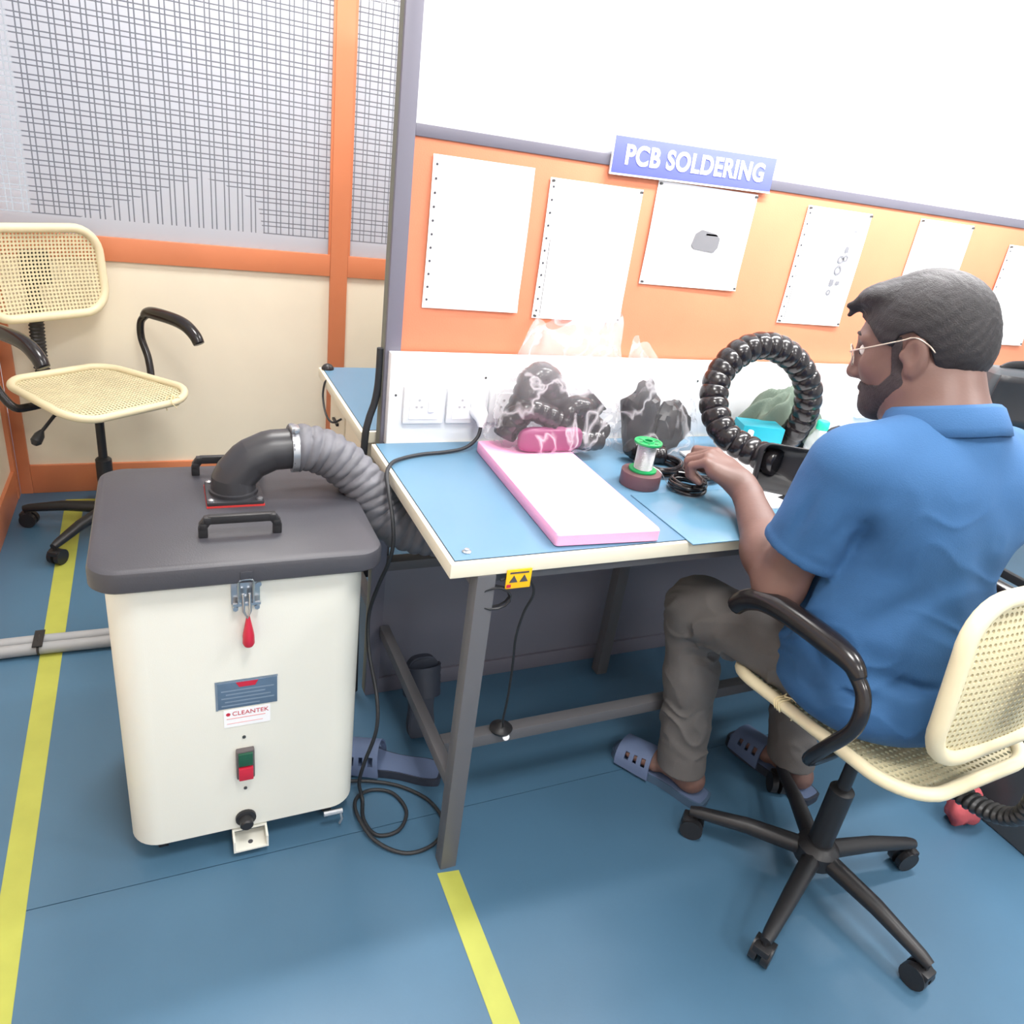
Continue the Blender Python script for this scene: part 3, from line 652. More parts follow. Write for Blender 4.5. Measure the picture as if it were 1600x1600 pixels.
    gl = obj('gas_lift', MB().lathe([(.0255, .10), (.0255, .27), (.021, .275), (.014, .278), (.014, seat_z-.05)], (0, 0, 0), 20), M_black, t)
    obj('hub', MB().lathe([(.03, .062), (.045, .07), (.045, .105), (.032, .12), (.027, .122)], (0, 0, 0), 22), M_black, t)
    for k in range(5):
        a = base_rot+2*PI*k/5; c, s = math.cos(a), math.sin(a)
        lg = obj('base_leg', MB().tube([(c*.03, s*.03, .088), (c*.15, s*.15, .085), (c*.255, s*.255, .07), (c*.275, s*.275, .066)], [.021, .018, .014, .011], 10), M_black, t)
        x, y = c*.27, s*.27
        cst = MB().cyl((x-s*.020-c*.008, y+c*.020-s*.008, .0265), (x-s*.005-c*.008, y+c*.005-s*.008, .0265), .026, 18).cyl((x+s*.005-c*.008, y-c*.005-s*.008, .0265), (x+s*.020-c*.008, y-c*.020-s*.008, .0265), .026, 18).cyl((x, y, .03), (x, y, .066), .006, 8).box((x, y, .043), (.034, .034, .018), Matrix.Rotation(a, 3, 'Z'), .005)
        obj('caster', cst, M_black, lg)
    if tie:
        x, y = tie; z = sh(x, y)
        st = MB()
        for d in (-.006, 0, .006): st.tube([(x+.0155*math.cos(q), y+d+.003*math.sin(3*q), z+.004+.0155*math.sin(q)) for q in [2*PI*k/14 for k in range(14)]], .0016, 6, closed=True)
        st.tube(spline([(x, y, z+.02), (x+.02, y+.01, z+.024), (x+.03, y+.022, z+.01), (x+.018, y+.03, z-.01)], 4), .0016, 6).tube(spline([(x, y, z+.02), (x+.008, y-.015, z+.022), (x+.024, y-.02, z+.0), (x+.02, y-.016, z-.03)], 4), .0016, 6)
        obj('string_tie', st, M_string, t)
    return t
chair('ivory cane office chair with black arms, empty in the corner by the orange partition', (-.222, 2.685, 0), math.radians(-53-90), seat_z=.52, back_z=.715, back_h=.27, BW=.40, base_rot=.35, tie=(-.14, .205))
chair('ivory cane office chair with black arms that the man sits on', (1.235, .735, 0), math.radians(3), seat_z=.50, back_z=.575, back_h=.29, by=-.19, BW=.36, base_rot=math.radians(60), tie=(-.205, .06), tilt=-.10)
chair('office chair behind the second bench, almost wholly hidden by the pinboard', (.97, 2.52, 0), math.radians(170), seat_z=.47, base_rot=-.06, tie=None)

# ================================================================== things on the bench
from mathutils import noise as _nz
TZ = .7500
def nz(x, y, z, s): return _nz.noise(Vector((x*s, y*s, z*s)))
pad = [(.614, 1.023), (.830, 1.010), (.846, 1.50), (.638, 1.49)]
pm = MB()
def _pad():
    c = Vector((.732, 1.25)); vs = []; lev = [(.003, TZ+.0004), (0, TZ+.003), (0, TZ+.023), (.003, TZ+.0258)]
    loops = []
    for ins, z in lev:
        lp = []
        for k in range(4):
            a, b, d = Vector(pad[k-1]), Vector(pad[k]), Vector(pad[(k+1) % 4])
            for q in range(5):
                u = q/4; p = b+(a-b).normalized()*.008*(1-u)**2+(d-b).normalized()*.008*u**2
                lp.append((*(p+(c-p).normalized()*ins), z))
        loops.append(lp)
    n = len(loops[0]); vs = [v for l in loops for v in l]
    fs = [(i*n+j, i*n+(j+1) % n, (i+1)*n+(j+1) % n, (i+1)*n+j) for i in range(3) for j in range(n)]
    pm.add(vs, fs+[tuple(range(n-1, -1, -1)), tuple(3*n+j for j in range(n))])
_pad()
tag(origin(wobj('foam_pad', pm, M_pink), (.73, 1.25, TZ)), 'pale pink foam pad lying on the blue bench', 'foam pad')

def bag(name, label, c, a, b, h, top, seed, lean=(0, 0), shape=1.0, ridge=None, z0=0):
    mb = MB(); nu, nv = 72, 40
    def fn(u, v):
        th = 2*PI*u; t = v
        wa = a*((1-t)**.8*1.0+(1-(1-t)**.8)*top[0]); wb = b*((1-t)+t*top[1])
        cr = .055*nz(math.cos(th)*1.3+seed, math.sin(th)*1.3, t*2.2, 2.2)+.03*nz(math.cos(th)*3+seed, math.sin(th)*3, t*5, 2.0)
        cr += .035*t*math.sin(9*th+seed+3*t)*(.4+t)
        bot = 1-.25*max(0, .06-t)/.06
        x = c[0]+lean[0]*t**1.4+(wa*math.copysign(abs(math.cos(th))**.8, math.cos(th)))*bot*(1+cr)
        y = c[1]+lean[1]*t**1.4+(wb*math.copysign(abs(math.sin(th))**.8, math.sin(th)))*bot*(1+1.2*cr)
        z = z0+TZ+.001+h*t*(1+(ridge(math.cos(th)) if ridge else 0)*t)+.012*t*math.sin(4*th+seed)
        return (x, min(y, 1.545), max(z, TZ+.001))
    mb.grid(fn, nu, nv, closed_u=True)
    n0 = len(mb.v)
    mb.f.append(tuple(i*nv for i in range(nu)))
    return tag(origin(wobj(name, mb, M_bag, smooth=180), (c[0], c[1], TZ)), label, 'plastic bag')
bag('plastic_bag', 'larger clear plastic bag of black hoses standing at the pink pad', (.812, 1.456), .176, .084, .295, (.56, .35), 1.3, lean=(.02, .0), ridge=lambda c: .05*c, z0=.026)
bag('plastic_bag', 'smaller clear plastic bag of dark parts beside the solder spool', (1.105, 1.460), .132, .078, .235, (.62, .25), 4.1, lean=(-.03, .0), ridge=lambda c: -.20*c)
# contents
def corr(pts, r, pitch, amp=.10, n=18):
    P = even(spline(pts, 16), pitch/6)
    def rr(i, a):
        s = (i % 6)/6; return r*(1+amp*(math.sin(PI*s)**.6-.6))
    return MB().tube(P, rr, n)
tag(wobj('corrugated_hose', corr([(.70, 1.455, .815), (.73, 1.46, .88), (.745, 1.465, .925), (.775, 1.468, .935), (.805, 1.475, .90), (.825, 1.475, .85), (.86, 1.475, .84), (.90, 1.472, .86), (.925, 1.468, .885)], .033, .026), M_blackgloss, smooth=60), 'black corrugated hose arching up inside the larger clear bag', 'hose')
tag(wobj('corrugated_hose', corr([(.945, 1.45, .805), (.905, 1.445, .83), (.87, 1.44, .872), (.84, 1.44, .865), (.83, 1.435, .82), (.88, 1.43, .797), (.93, 1.435, .795)], .026, .022), M_blackgloss, smooth=60), 'shorter black corrugated hose low inside the larger clear bag', 'hose')
tag(wobj('corrugated_hose', corr([(.685, 1.45, .80), (.705, 1.448, .845), (.735, 1.435, .87), (.77, 1.432, .86), (.80, 1.43, .845)], .027, .022), M_blackgloss, smooth=60), 'small black hose bend at the left inside the larger clear bag', 'hose')
mp_ = MB()
def fpouch(u, v):
    th = 2*PI*u; ph = PI*(v-.5); sg = lambda q, e: math.copysign(abs(q)**e, q)
    k = max(0.0, math.cos(ph))**.35
    return (.785+.082*sg(math.cos(th), .45)*k, 1.412+.014*sg(math.sin(th), .6)*k, .806+.028*sg(math.sin(ph), .6)+.003*nz(math.cos(th), math.sin(th), v*2, 3))
mp_.grid(fpouch, 28, 12, closed_u=True)
tag(wobj('magenta_pouch', mp_, M_magenta, smooth=180), 'magenta pouch at the bottom of the larger clear bag', 'pouch')
dk = MB()
def crum(c, r, s, seed):
    ZF = TZ if c[2] > .7 else 0.0
    def fn(u, v):
        th = 2*PI*u; ph = PI*(v-.5); d = Vector((math.cos(th)*math.cos(ph), math.sin(th)*math.cos(ph), math.sin(ph)))
        k = 1+.35*nz(d.x+seed, d.y, d.z, 1.6)+.12*nz(d.x, d.y+seed, d.z, 4)
        return (c[0]+d.x*r[0]*k, c[1]+d.y*r[1]*k, max(ZF+.0015, c[2]+d.z*r[2]*k))
    return MB().grid(fn, 22, 14, closed_u=True)
for (c, r, s, l) in (((1.055, 1.468, .835), (.050, .040, .085), 2.0, 'dark folded part at the left inside the smaller clear bag'), ((1.145, 1.465, .815), (.055, .038, .062), 5.0, 'dark rounded part at the right inside the smaller clear bag')):
    tag(wobj('dark_part', crum(c, r, 0, s), M_black, smooth=25), l, 'part')
tag(wobj('corrugated_hose', corr([(.995, 1.40, .79), (1.02, 1.395, .775), (1.05, 1.385, .772), (1.085, 1.378, .772)], .022, .016), M_blackgloss, smooth=60), 'short black hose end in front of the smaller clear bag', 'hose')

# looped hose with hood
lh = thing('looped_extraction_hose', 'thick black segmented hose looped upright with a square hood at its end', 'hose', (1.27, 1.35, TZ))
loop = [(1.274, 1.200, .817), (1.262, 1.235, .818), (1.245, 1.262, .822), (1.222, 1.295, .832), (1.200, 1.325, .850), (1.195, 1.375, .900), (1.215, 1.405, .965), (1.270, 1.41, 1.022), (1.345, 1.405, 1.040), (1.425, 1.388, 1.010), (1.480, 1.372, .945), (1.500, 1.376, .870), (1.508, 1.405, .808), (1.53, 1.45, .788), (1.56, 1.49, .786)]
P_ = even(spline(loop, 20), .0033)
def rseg(i, a):
    s = (i % 9)/9.0; return .0335*(1+.13*(math.sin(PI*s)**.55)-.09+.018*(1 if math.sin(4*a+(i//9)*.9) > .2 else -1)*math.sin(PI*s))
wobj('hose', MB().tube(P_, rseg, 28), M_blackgloss, lh, 55)
def hood():
    mb = MB(); n = 40; rings = []
    o = Vector((1.285, 1.150, .8125)); ax = Vector((-.60, -.78, .10)).normalized(); X = Vector((.78, -.60, .02)).normalized(); Z = X.cross(ax)
    if Z.z < 0: Z = -Z
    thr = Vector((1.262, 1.232, .818))
    rr = rrect(.165, .116, .024, 9)
    for t in (0, .12, .3, .5, .7, .88, 1):
        e = t*t*(3-2*t); ring = []
        for k in range(n):
            p = rr[k]; a = math.atan2(p[1], p[0]); ci = Vector((.034*math.cos(a), .034*math.sin(a))); q = ci*(1-e)+Vector(p)*e
            c = thr*(1-t)+o*t; ring.append(c+X*q.x+Z*q.y)
        rings.append(ring)
    vs = [v for r in rings for v in r]; m = len(rings)
    return mb.add(vs, [(i*n+j, i*n+(j+1) % n, (i+1)*n+(j+1) % n, (i+1)*n+j) for i in range(m-1) for j in range(n)])
ho = wobj('hood', hood(), M_black, lh, 50); sm = ho.modifiers.new('thickness', 'SOLIDIFY'); sm.thickness = .003

# cloth, cartons, bottles behind the loop
cm = MB()
def fcl(u, v):
    x = (u-.5)*2; y = (v-.5)*2; r = math.hypot(x, y); th = math.atan2(y, x)
    edge = 1+.12*math.sin(5*th+.6)+.08*math.sin(9*th)
    h = max(0, 1-r**2.2/1.15)
    f = .022*math.sin(7*th+6*r)*r*(1.1-r*.5)+.016*nz(x*1.5, y*1.5, 2, 2.2)
    return (1.530+.150*x*edge, 1.478+.064*y*edge, TZ+.004+max(0, .150*h**.75+f*1.6*(h+.15)))
cm.grid(fcl, 46, 40)
o = tag(wobj('sage_cloth', cm, M_greencloth, smooth=180), 'crumpled sage green cloth heaped behind the looped hose', 'cloth'); s_ = o.modifiers.new('thickness', 'SOLIDIFY'); s_.thickness = .003
tb = thing('teal_carton', 'small teal carton seen through the hose loop', 'carton', (1.400, 1.418, TZ), rz=-.35)
obj('box', MB().b2((-.055, -.035, .0006), (.055, .035, .085), .001), M_teal, tb); obj('dark_end', MB().b2((.0551, -.034, .001), (.0558, .034, .084)), M_ink, tb)
obj('end_print', MB().b2((.0559, -.02, .05), (.0563, .015, .054)).b2((.0559, -.02, .04), (.0563, .01, .043)), M_inkl, tb)
wbt = thing('white_bottle', 'tiny white capped bottle beside the teal carton', 'bottle', (1.345, 1.385, TZ))
obj('body', MB().lathe([(.010, .0006), (.012, .003), (.012, .05), (.006, .06)], (0, 0, 0), 16), M_white, wbt); obj('cap', MB().lathe([(.0075, .058), (.0075, .076), (.006, .078)], (0, 0, 0), 16), M_offwhite, wbt)
wt = thing('water_bottle', 'clear plastic bottle with a teal green cap behind the hood', 'bottle', (1.508, 1.315, TZ))
obj('body', MB().lathe([(.024, .0008), (.029, .006), (.030, .03), (.028, .034), (.030, .038), (.030, .060), (.027, .075), (.016, .095), (.011, .102), (.011, .108)], (0, 0, 0), 28), M_clear, wt)
obj('cap', MB().lathe([(.0145, .104), (.0155, .106), (.0155, .124), (.013, .127)], (0, 0, 0), 24), M_tealcap, wt)
tag(origin(wobj('black_pouch', crum((1.655, 1.36, .79), (.075, .05, .045), 0, 8.0), M_black, smooth=30), (1.655, 1.36, TZ)), 'black pouch on the bench beyond the man\'s face', 'pouch')

# tape roll and solder spool
tag(origin(wobj('tape_roll', MB().lathe([(.018, TZ+.0005), (.045, TZ+.0005), (.0455, TZ+.002), (.0455, TZ+.030), (.045, TZ+.032), (.018, TZ+.032), (.018, TZ+.0005)], (.948, 1.268, 0), 36), M_brown), (.948, 1.268, TZ)), 'brown tape roll under the solder spool', 'tape roll')
sp_ = thing('solder_spool', 'green flanged spool of silver solder wire on the brown tape roll', 'spool', (.952, 1.272, TZ+.0325))
obj('bottom_flange', MB().lathe([(.010, .0), (.031, .0), (.0315, .003), (.031, .0045), (.010, .0045)], (0, 0, 0), 32), M_green, sp_)
tf = obj('top_flange', MB().lathe([(.009, .064), (.031, .064), (.0315, .066), (.031, .0685), (.027, .0685), (.026, .067), (.013, .067), (.012, .070), (.009, .070), (.009, .064)], (0, 0, 0), 32), M_green, sp_)
for k in range(6):
    a = k*PI/3; obj('flange_slot', MB().bar((.016*math.cos(a), .016*math.sin(a), .0672), (.024*math.cos(a), .024*math.sin(a), .0672), .004, .0006), M_dkgreen, tf)
obj('solder_winding', MB().tube([(0, 0, .0045+.0595*k/60) for k in range(61)], lambda i, a: .0205+.0007*math.sin(i*2.1), 28), M_solder, sp_)
obj('loose_end', MB().tube(spline([(.018, -.012, .012), (.03, -.03, .004), (.05, -.045, -.025), (.066, -.055, -.031)], 6), .0008, 6), M_solder, sp_)
# black coils
def coil(c, r, h, turns, w_, seed, rx=0):
    R = Matrix.Rotation(rx, 3, 'X'); pts = []
    N = int(turns*26)
    for i in range(N+1):
        a = 2*PI*i/26; q = r+.004*math.sin(a*.37+seed)+.003*math.sin(1.7*a)
        v = R @ Vector((q*math.cos(a), q*.92*math.sin(a), h*(i/N)+.0015*math.sin(2.3*a+seed))); pts.append(v+Vector(c))
    return MB().tube(pts, w_, 8)
tag(origin(wobj('cable_coil', coil((1.045, 1.222, .7565), .040, .020, 5.3, .0042, .4), M_blackgloss), (1.045, 1.222, .752)), 'neat black cable coil at the corner of the glossy mat', 'cable coil')
tag(origin(wobj('cable_coil', coil((1.045, 1.335, .755), .055, .022, 4.2, .0048, 2.0), M_blackgloss), (1.045, 1.335, TZ)), 'looser black cable coil behind, next to the solder spool', 'cable coil')
tag(origin(wobj('cable_coil', coil((1.125, 1.285, .7565), .042, .016, 3.6, .0045, 3.3), M_blackgloss), (1.125, 1.285, TZ)), 'black cable coil between the man\'s hand and the spool', 'cable coil')

# ------------------------------------------------------------------ slippers by the bench leg
def slipper(label, loc, rz, m_sole, m_strap, tilt=(0, 0), parent=None, L=.265, name='slipper', mirror=1, lift=0):
    t = thing(name, label, 'slipper' if not parent else None, loc, rz, group=None); t.rotation_euler = (tilt[0], tilt[1], rz)
    prof = [(-.130, .020), (-.122, .031), (-.09, .036), (-.04, .032), (0, .034), (.05, .043), (.09, .044), (.115, .036), (.130, .018)]
    k = L/.26; out = [(mirror*(w_*1.0+.004*math.sin(y*9)), y*k) for y, w_ in prof]+[(-mirror*(w_*.93-.004*math.sin(y*9)), y*k) for y, w_ in reversed(prof)]
    out = [(p.x, p.y) for p in spline([(x, y, 0) for x, y in out], 3, closed=True)]
    sole = obj('sole', MB().prism(out, .0, .022), m_sole, t)
    obj('footbed', MB().prism([(x*.9, y*.95) for x, y in out], .022, .0235), m_strap, t)
    st = MB(); nu, nv = 17, 9; vs = []
    def S(u, v, o):
        a = PI*u; y = (.012+.092*v)*k; w_ = .042+.004*v; hh = .062-.016*v
        return (-(w_+o)*math.cos(a), y+.010*math.sin(a)*(1 if v < .5 else .6), .010+(hh+o)*math.sin(a)**.8)
    th = .0045
    for o in (0, th): vs += [S(i/(nu-1), j/(nv-1), o) for i in range(nu) for j in range(nv)]
    hole = set()
    for i in (2, nu-4):
        for j in (1, 3, 5): hole.add((i, j)); hole.add((i+1, j)) 
    fs = []; n1 = nu*nv
    cell = {(i, j) for i in range(nu-1) for j in range(nv-1)}-hole
    for (i, j) in cell:
        a, b, c, d = i*nv+j, (i+1)*nv+j, (i+1)*nv+j+1, i*nv+j+1
        fs += [(a, b, c, d), (n1+d, n1+c, n1+b, n1+a)]
        for (p, q, ni, nj) in ((a, b, i, j-1), (b, c, i+1, j), (c, d, i, j+1), (d, a, i-1, j)):
            if (ni, nj) not in cell: fs.append((q, p, n1+p, n1+q))
    st.add(vs, fs); obj('strap', st, m_strap, t, 60)
    return t
slipper('slate blue rubber slide slipper lying beside the extractor under the bench', (.425, 1.268+.04, 0), math.radians(62), M_slipperd, M_slipper)
slipper('dark rubber slipper propped upright beyond the bench leg', (.535, 1.43, .108), math.radians(0), M_slipperd, M_slipperd, tilt=(math.radians(74), 0), L=.215)

# ------------------------------------------------------------------ right of the man
eq = thing('equipment_case', 'black equipment case with a white label on its top, right of the man', 'case', (2.045, .765, 0))
obj('case', MB().rstack((0, 0), .42, .36, .012, [(.004, .0), (0, .004), (0, .515), (.006, .523)], 4), M_equip, eq)
obj('top_cover', MB().rstack((0, 0), .424, .364, .014, [(0, .500), (0, .520), (.004, .526), (.012, .529)], 4), M_black, eq)
lb = obj('label', MB().b2((-.185, .02, .5292), (-.150, .14, .5297)), M_white, eq); obj('label_print', MB().b2((-.180, .05, .5297), (-.156, .12, .5300)), M_inkl, eq)
obj('latch', MB().lathe([(.012, .528), (.012, .534), (.006, .540), (0, .541)], (-.17, -.05, 0), 14), M_steel, eq)
obj('latch', MB().lathe([(.008, .528), (.008, .533), (0, .536)], (-.18, -.01, 0), 12), M_steel, eq)
bc = thing('shoulder_bag', 'black shoulder bag on the bench at the right edge behind the man', 'bag', (2.27, 1.32, TZ), math.radians(-20))
obj('body', MB().rstack((0, 0), .34, .15, .04, [(.014, .0008), (0, .014), (.004, .10), (.010, .20), (.024, .255), (.045, .268)], 6), M_equip, bc)
obj('flap', MB().grid(lambda u, v: ((u-.5)*.30, -.078+.006*math.sin(PI*v)-.004*math.sin(3*u*PI)*(v), .12+.14*v), 12, 8), M_black, bc, 180).modifiers.new('thickness', 'SOLIDIFY').thickness = .004
obj('strap', MB().tube(spline([(-.10, 0, .262), (-.07, .005, .275), (0, .01, .281), (.07, .005, .275), (.10, 0, .262)], 6), .013, 10, ell=.3), M_black, bc, 180)
tag(origin(wobj('red_cloth', crum((1.765, .745, .05), (.045, .035, .055), 0, 3.0), M_redcloth, smooth=180), (1.765, .745, 0)), 'red cloth on the floor behind the man\'s chair', 'cloth')

# ================================================================== the seated man
# bodies are grown from distance fields (round cones and ellipsoids blended smoothly) on a regular grid
A = lambda *v: np.array(v, dtype=np.float32)
class Field:
    def __init__(s): s.p = []; s.cut = []
    def rc(s, a, b, ra, rb=None, k=.02, sq=None):
        a = A(*a); b = A(*b); rb = ra if rb is None else rb
        c = (a+b)/2; R = float(np.linalg.norm(b-a)/2+max(ra, rb))
        def d(P):
            ab = b-a; t = np.clip(((P-a) @ ab)/max(float(ab @ ab), 1e-9), 0, 1)
            return np.linalg.norm(P-a-t[:, None]*ab, axis=1)-(ra+t*(rb-ra))
        s.p.append(('+', d, c, R, k)); return s
    def el(s, c, r, M=None, k=.02, op='+'):
        c = A(*c); r = A(*r); M_ = None if M is None else np.array(M, dtype=np.float32)
        def d(P):
            q = P-c
            if M_ is not None: q = q @ M_.T
            k0 = np.linalg.norm(q/r, axis=1); k1 = np.linalg.norm(q/(r*r), axis=1)+1e-9
            return k0*(k0-1)/k1
        s.p.append((op, d, c, float(r.max()), k)); return s
    def add(s, d, c, R, k=.02): s.p.append(('+', d, A(*c), R, k)); return s
    def sub_rc(s, a, b, ra, rb, k=.004):
        s.rc(a, b, ra, rb, k); q = s.p.pop(); s.p.append(('-',)+q[1:]); return s
    def fn(s, f): s.cut.append(f); return s
    def ev(s, P, prims=None):
        D = None
        for op, d, c, R, k in (prims or s.p):
            v = d(P)
            if op == '+':
                if D is None: D = v
                else:
                    h = np.clip(.5+.5*(D-v)/k, 0, 1); D = D*(1-h)+v*h-k*h*(1-h)
            else:
                if D is None: D = np.full(len(P), 9., np.float32)
                h = np.clip(.5-.5*(D+v)/k, 0, 1); D = D*(1-h)-v*h+k*h*(1-h)
        for f in s.cut: D = f(P, D)
        return D
    def mesh(s, name, vox, m, smooth_it=2):
        plus = [q for q in s.p if q[0] == '+']
        lo = np.min([q[2]-q[3] for q in plus], axis=0)-.03; hi = np.max([q[2]+q[3] for q in plus], axis=0)+.03
        B = 16; nb = np.ceil((hi-lo)/(vox*B)).astype(int); dim = nb*B+1
        V = np.full(dim, 9., np.float32); hd = vox*B*.87
        g = np.arange(B+1, dtype=np.float32)*vox
        G = np.stack(np.meshgrid(g, g, g, indexing='ij'), -1).reshape(-1, 3)
        Cs = np.array([q[2] for q in s.p]); Rs = np.array([q[3]+(.05 if q[0] == '+' else .01) for q in s.p])+hd
        for i in range(nb[0]):
            for j in range(nb[1]):
                for l in range(nb[2]):
                    o = lo+np.array([i, j, l])*B*vox; cc = o+B*vox/2
                    hit = np.nonzero(((Cs-cc)**2).sum(1) < Rs*Rs)[0]
                    if len(hit) == 0: continue
                    pr = [s.p[q] for q in hit]
                    if not any(q[0] == '+' for q in pr): continue
                    dc = float(s.ev(cc[None].astype(np.float32), pr)[0])
                    if abs(dc) > hd*1.6+.012:
                        V[i*B:i*B+B+1, j*B:j*B+B+1, l*B:l*B+B+1] = np.where(dc < 0, -9., 9.); continue
                    V[i*B:i*B+B+1, j*B:j*B+B+1, l*B:l*B+B+1] = s.ev((G+o).astype(np.float32), pr).reshape(B+1, B+1, B+1)
        me = nets(name, V, lo, vox, smooth_it); me.materials.append(m); return me
def nets(name, V, lo, h, it):
    S = V < 0; nx, ny, nz_ = V.shape
    c = [(i, j, k) for i in (0, 1) for j in (0, 1) for k in (0, 1)]
    sl = lambda a, n: slice(a, n-1+a)
    cnt = sum(S[sl(i, nx), sl(j, ny), sl(k, nz_)].astype(np.int8) for i, j, k in c)
    act = np.argwhere((cnt > 0) & (cnt < 8)); idm = -np.ones((nx-1, ny-1, nz_-1), np.int32); idm[tuple(act.T)] = np.arange(len(act))
    acc = np.zeros((len(act), 3)); n = np.zeros(len(act))
    for a in range(8):
        for b in range(a+1, 8):
            df = [abs(p-q) for p, q in zip(c[a], c[b])]
            if sum(df) != 1: continue
            va = V[tuple((act+c[a]).T)]; vb = V[tuple((act+c[b]).T)]; m = (va < 0) != (vb < 0)
            t = np.where(m, va/np.where(np.abs(va-vb) < 1e-9, 1e-9, va-vb), 0)
            pos = np.array(c[a])+t[:, None]*(np.array(c[b])-np.array(c[a])); acc += pos*m[:, None]; n += m
    P = (acc/n[:, None]+act)*h+lo
    F = []
    for ax in range(3):
        d = [0, 0, 0]; d[ax] = 1; u, v = [(1, 2), (2, 0), (0, 1)][ax]
        s0 = S[tuple(slice(0, -1) if q == ax else slice(None) for q in range(3))]; s1 = S[tuple(slice(1, None) if q == ax else slice(None) for q in range(3))]
        e = np.argwhere(s0 != s1); fl_ = s0[tuple(e.T)]
        ok = (e[:, u] > 0) & (e[:, v] > 0) & (e[:, u] < V.shape[u]-1) & (e[:, v] < V.shape[v]-1); e = e[ok]; fl_ = fl_[ok]
        q = []
        for du, dv in ((-1, -1), (0, -1), (0, 0), (-1, 0)):
            z = e.copy(); z[:, u] += du; z[:, v] += dv; q.append(idm[tuple(z.T)])
        Q = np.stack(q, 1); Q[~fl_] = Q[~fl_][:, ::-1]; F.append(Q)
    F = np.concatenate(F); F = F[(F >= 0).all(1)]
    for _ in range(it):                                     # light smoothing
        ia = F.T.ravel(); q = np.concatenate([P[F[:, (a+1) % 4]]+P[F[:, a-1]] for a in range(4)])
        s_ = np.stack([np.bincount(ia, q[:, c_], len(P)) for c_ in range(3)], 1); w_ = 2.0*np.bincount(ia, minlength=len(P))
        P = P*.5+.5*s_/np.maximum(w_, 1)[:, None]
    me = bpy.data.meshes.new(name); me.from_pydata(P.tolist(), [], F.tolist())
    me.polygons.foreach_set('use_smooth', [True]*len(me.polygons)); me.update(); return me

# skeleton (room coordinates)
NECK = A(1.205, .795, 1.05); SHL = A(1.022, .812, .985); SHR = A(1.388, .79, .985)
ELL = A(1.004, .858, .724); WRL = A(1.088, 1.095, .814); ELR = A(1.425, .83, .735); WRR = A(1.435, 1.065, .800)
HPL = A(1.110, .72, .582); HPR = A(1.300, .72, .582); KNL = A(1.048, 1.092, .522); KNR = A(1.375, 1.10, .530)
ANL = A(1.100, 1.052, .085); ANR = A(1.400, .985, .085)
HC = A(1.20, .90, 1.16); yaw, pit = math.radians(116), math.radians(-20)
HF = A(math.cos(yaw)*math.cos(pit), math.sin(yaw)*math.cos(pit), math.sin(pit)); HL = A(-math.sin(yaw), math.cos(yaw), 0); HU = np.cross(HF, HL).astype(np.float32)
HM = np.stack([HF, HL, HU])                                 # rows: face, left, up
H = lambda f, l, u: HC+HF*f+HL*l+HU*u

man = thing('person', 'seated man in a blue polo shirt and grey trousers working at the bench', 'person', (1.205, .74, 0))
def lerp(a, b, t): return a+(b-a)*t
def head_field(F, grow=0.0, ears=True, neck=True):
    g = grow
    F.el(H(-.014, 0, .036), (.098+g, .076+g, .086+g), HM, k=.01)
    F.el(H(.030, 0, -.022), (.066+g, .062+g, .086+g), HM, k=.03)
    for s in (-1, 1):
        F.rc(H(.000, s*.048, -.058), H(.066, s*.012, -.088), .026+g, .022+g, k=.03)
        F.el(H(.058, s*.036, -.018), (.026+g, .022+g, .026+g), HM, k=.02)
        F.rc(H(.080, s*.016, .034), H(.070, s*.045, .030), .011+g, .009+g, k=.014)
    F.el(H(.078, 0, -.094), (.018+g, .022+g, .016+g), HM, k=.02)
    F.rc(H(.088, 0, .022), H(.106, 0, -.024), .009+g, .0125+g, k=.014)
    F.el(H(.107, 0, -.029), (.013+g, .012+g, .011+g), HM, k=.008)
    for s in (-1, 1): F.el(H(.097, s*.013, -.033), (.011+g, .008+g, .008+g), HM, k=.007)
    F.el(H(.088, 0, -.058), (.014+g, .022+g, .0065+g), HM, k=.006); F.el(H(.086, 0, -.070), (.014+g, .020+g, .0065+g), HM, k=.006)
    for s in (-1, 1): F.el(H(.090, s*.033, .010), (.013, .017, .010), HM, k=.012, op='-')
    if ears:
        for s in (-1, 1):
            c_, n_ = math.cos(.25), math.sin(.25); E = np.stack([HF*c_+HU*n_*.9, HL, HU*c_-HF*n_*.9])
            F.el(H(-.014, s*.079, -.004), (.019, .0085, .032), E, k=.008)
            F.el(H(-.009, s*.088, -.001), (.010, .007, .018), E, k=.005, op='-')
            F.el(H(-.004, s*.076, -.032), (.009, .007, .010), HM, k=.008)
            F.el(H(.006, s*.077, -.004), (.006, .006, .009), HM, k=.006)
    if neck:
        F.rc(H(-.040, 0, -.035), lerp(NECK, A(1.205, .785, 1.0), .3), .060+g, .070+g, k=.035)
        F.rc(H(-.005, 0, -.06), A(1.200, .840, 1.035), .050+g, .055+g, k=.03)
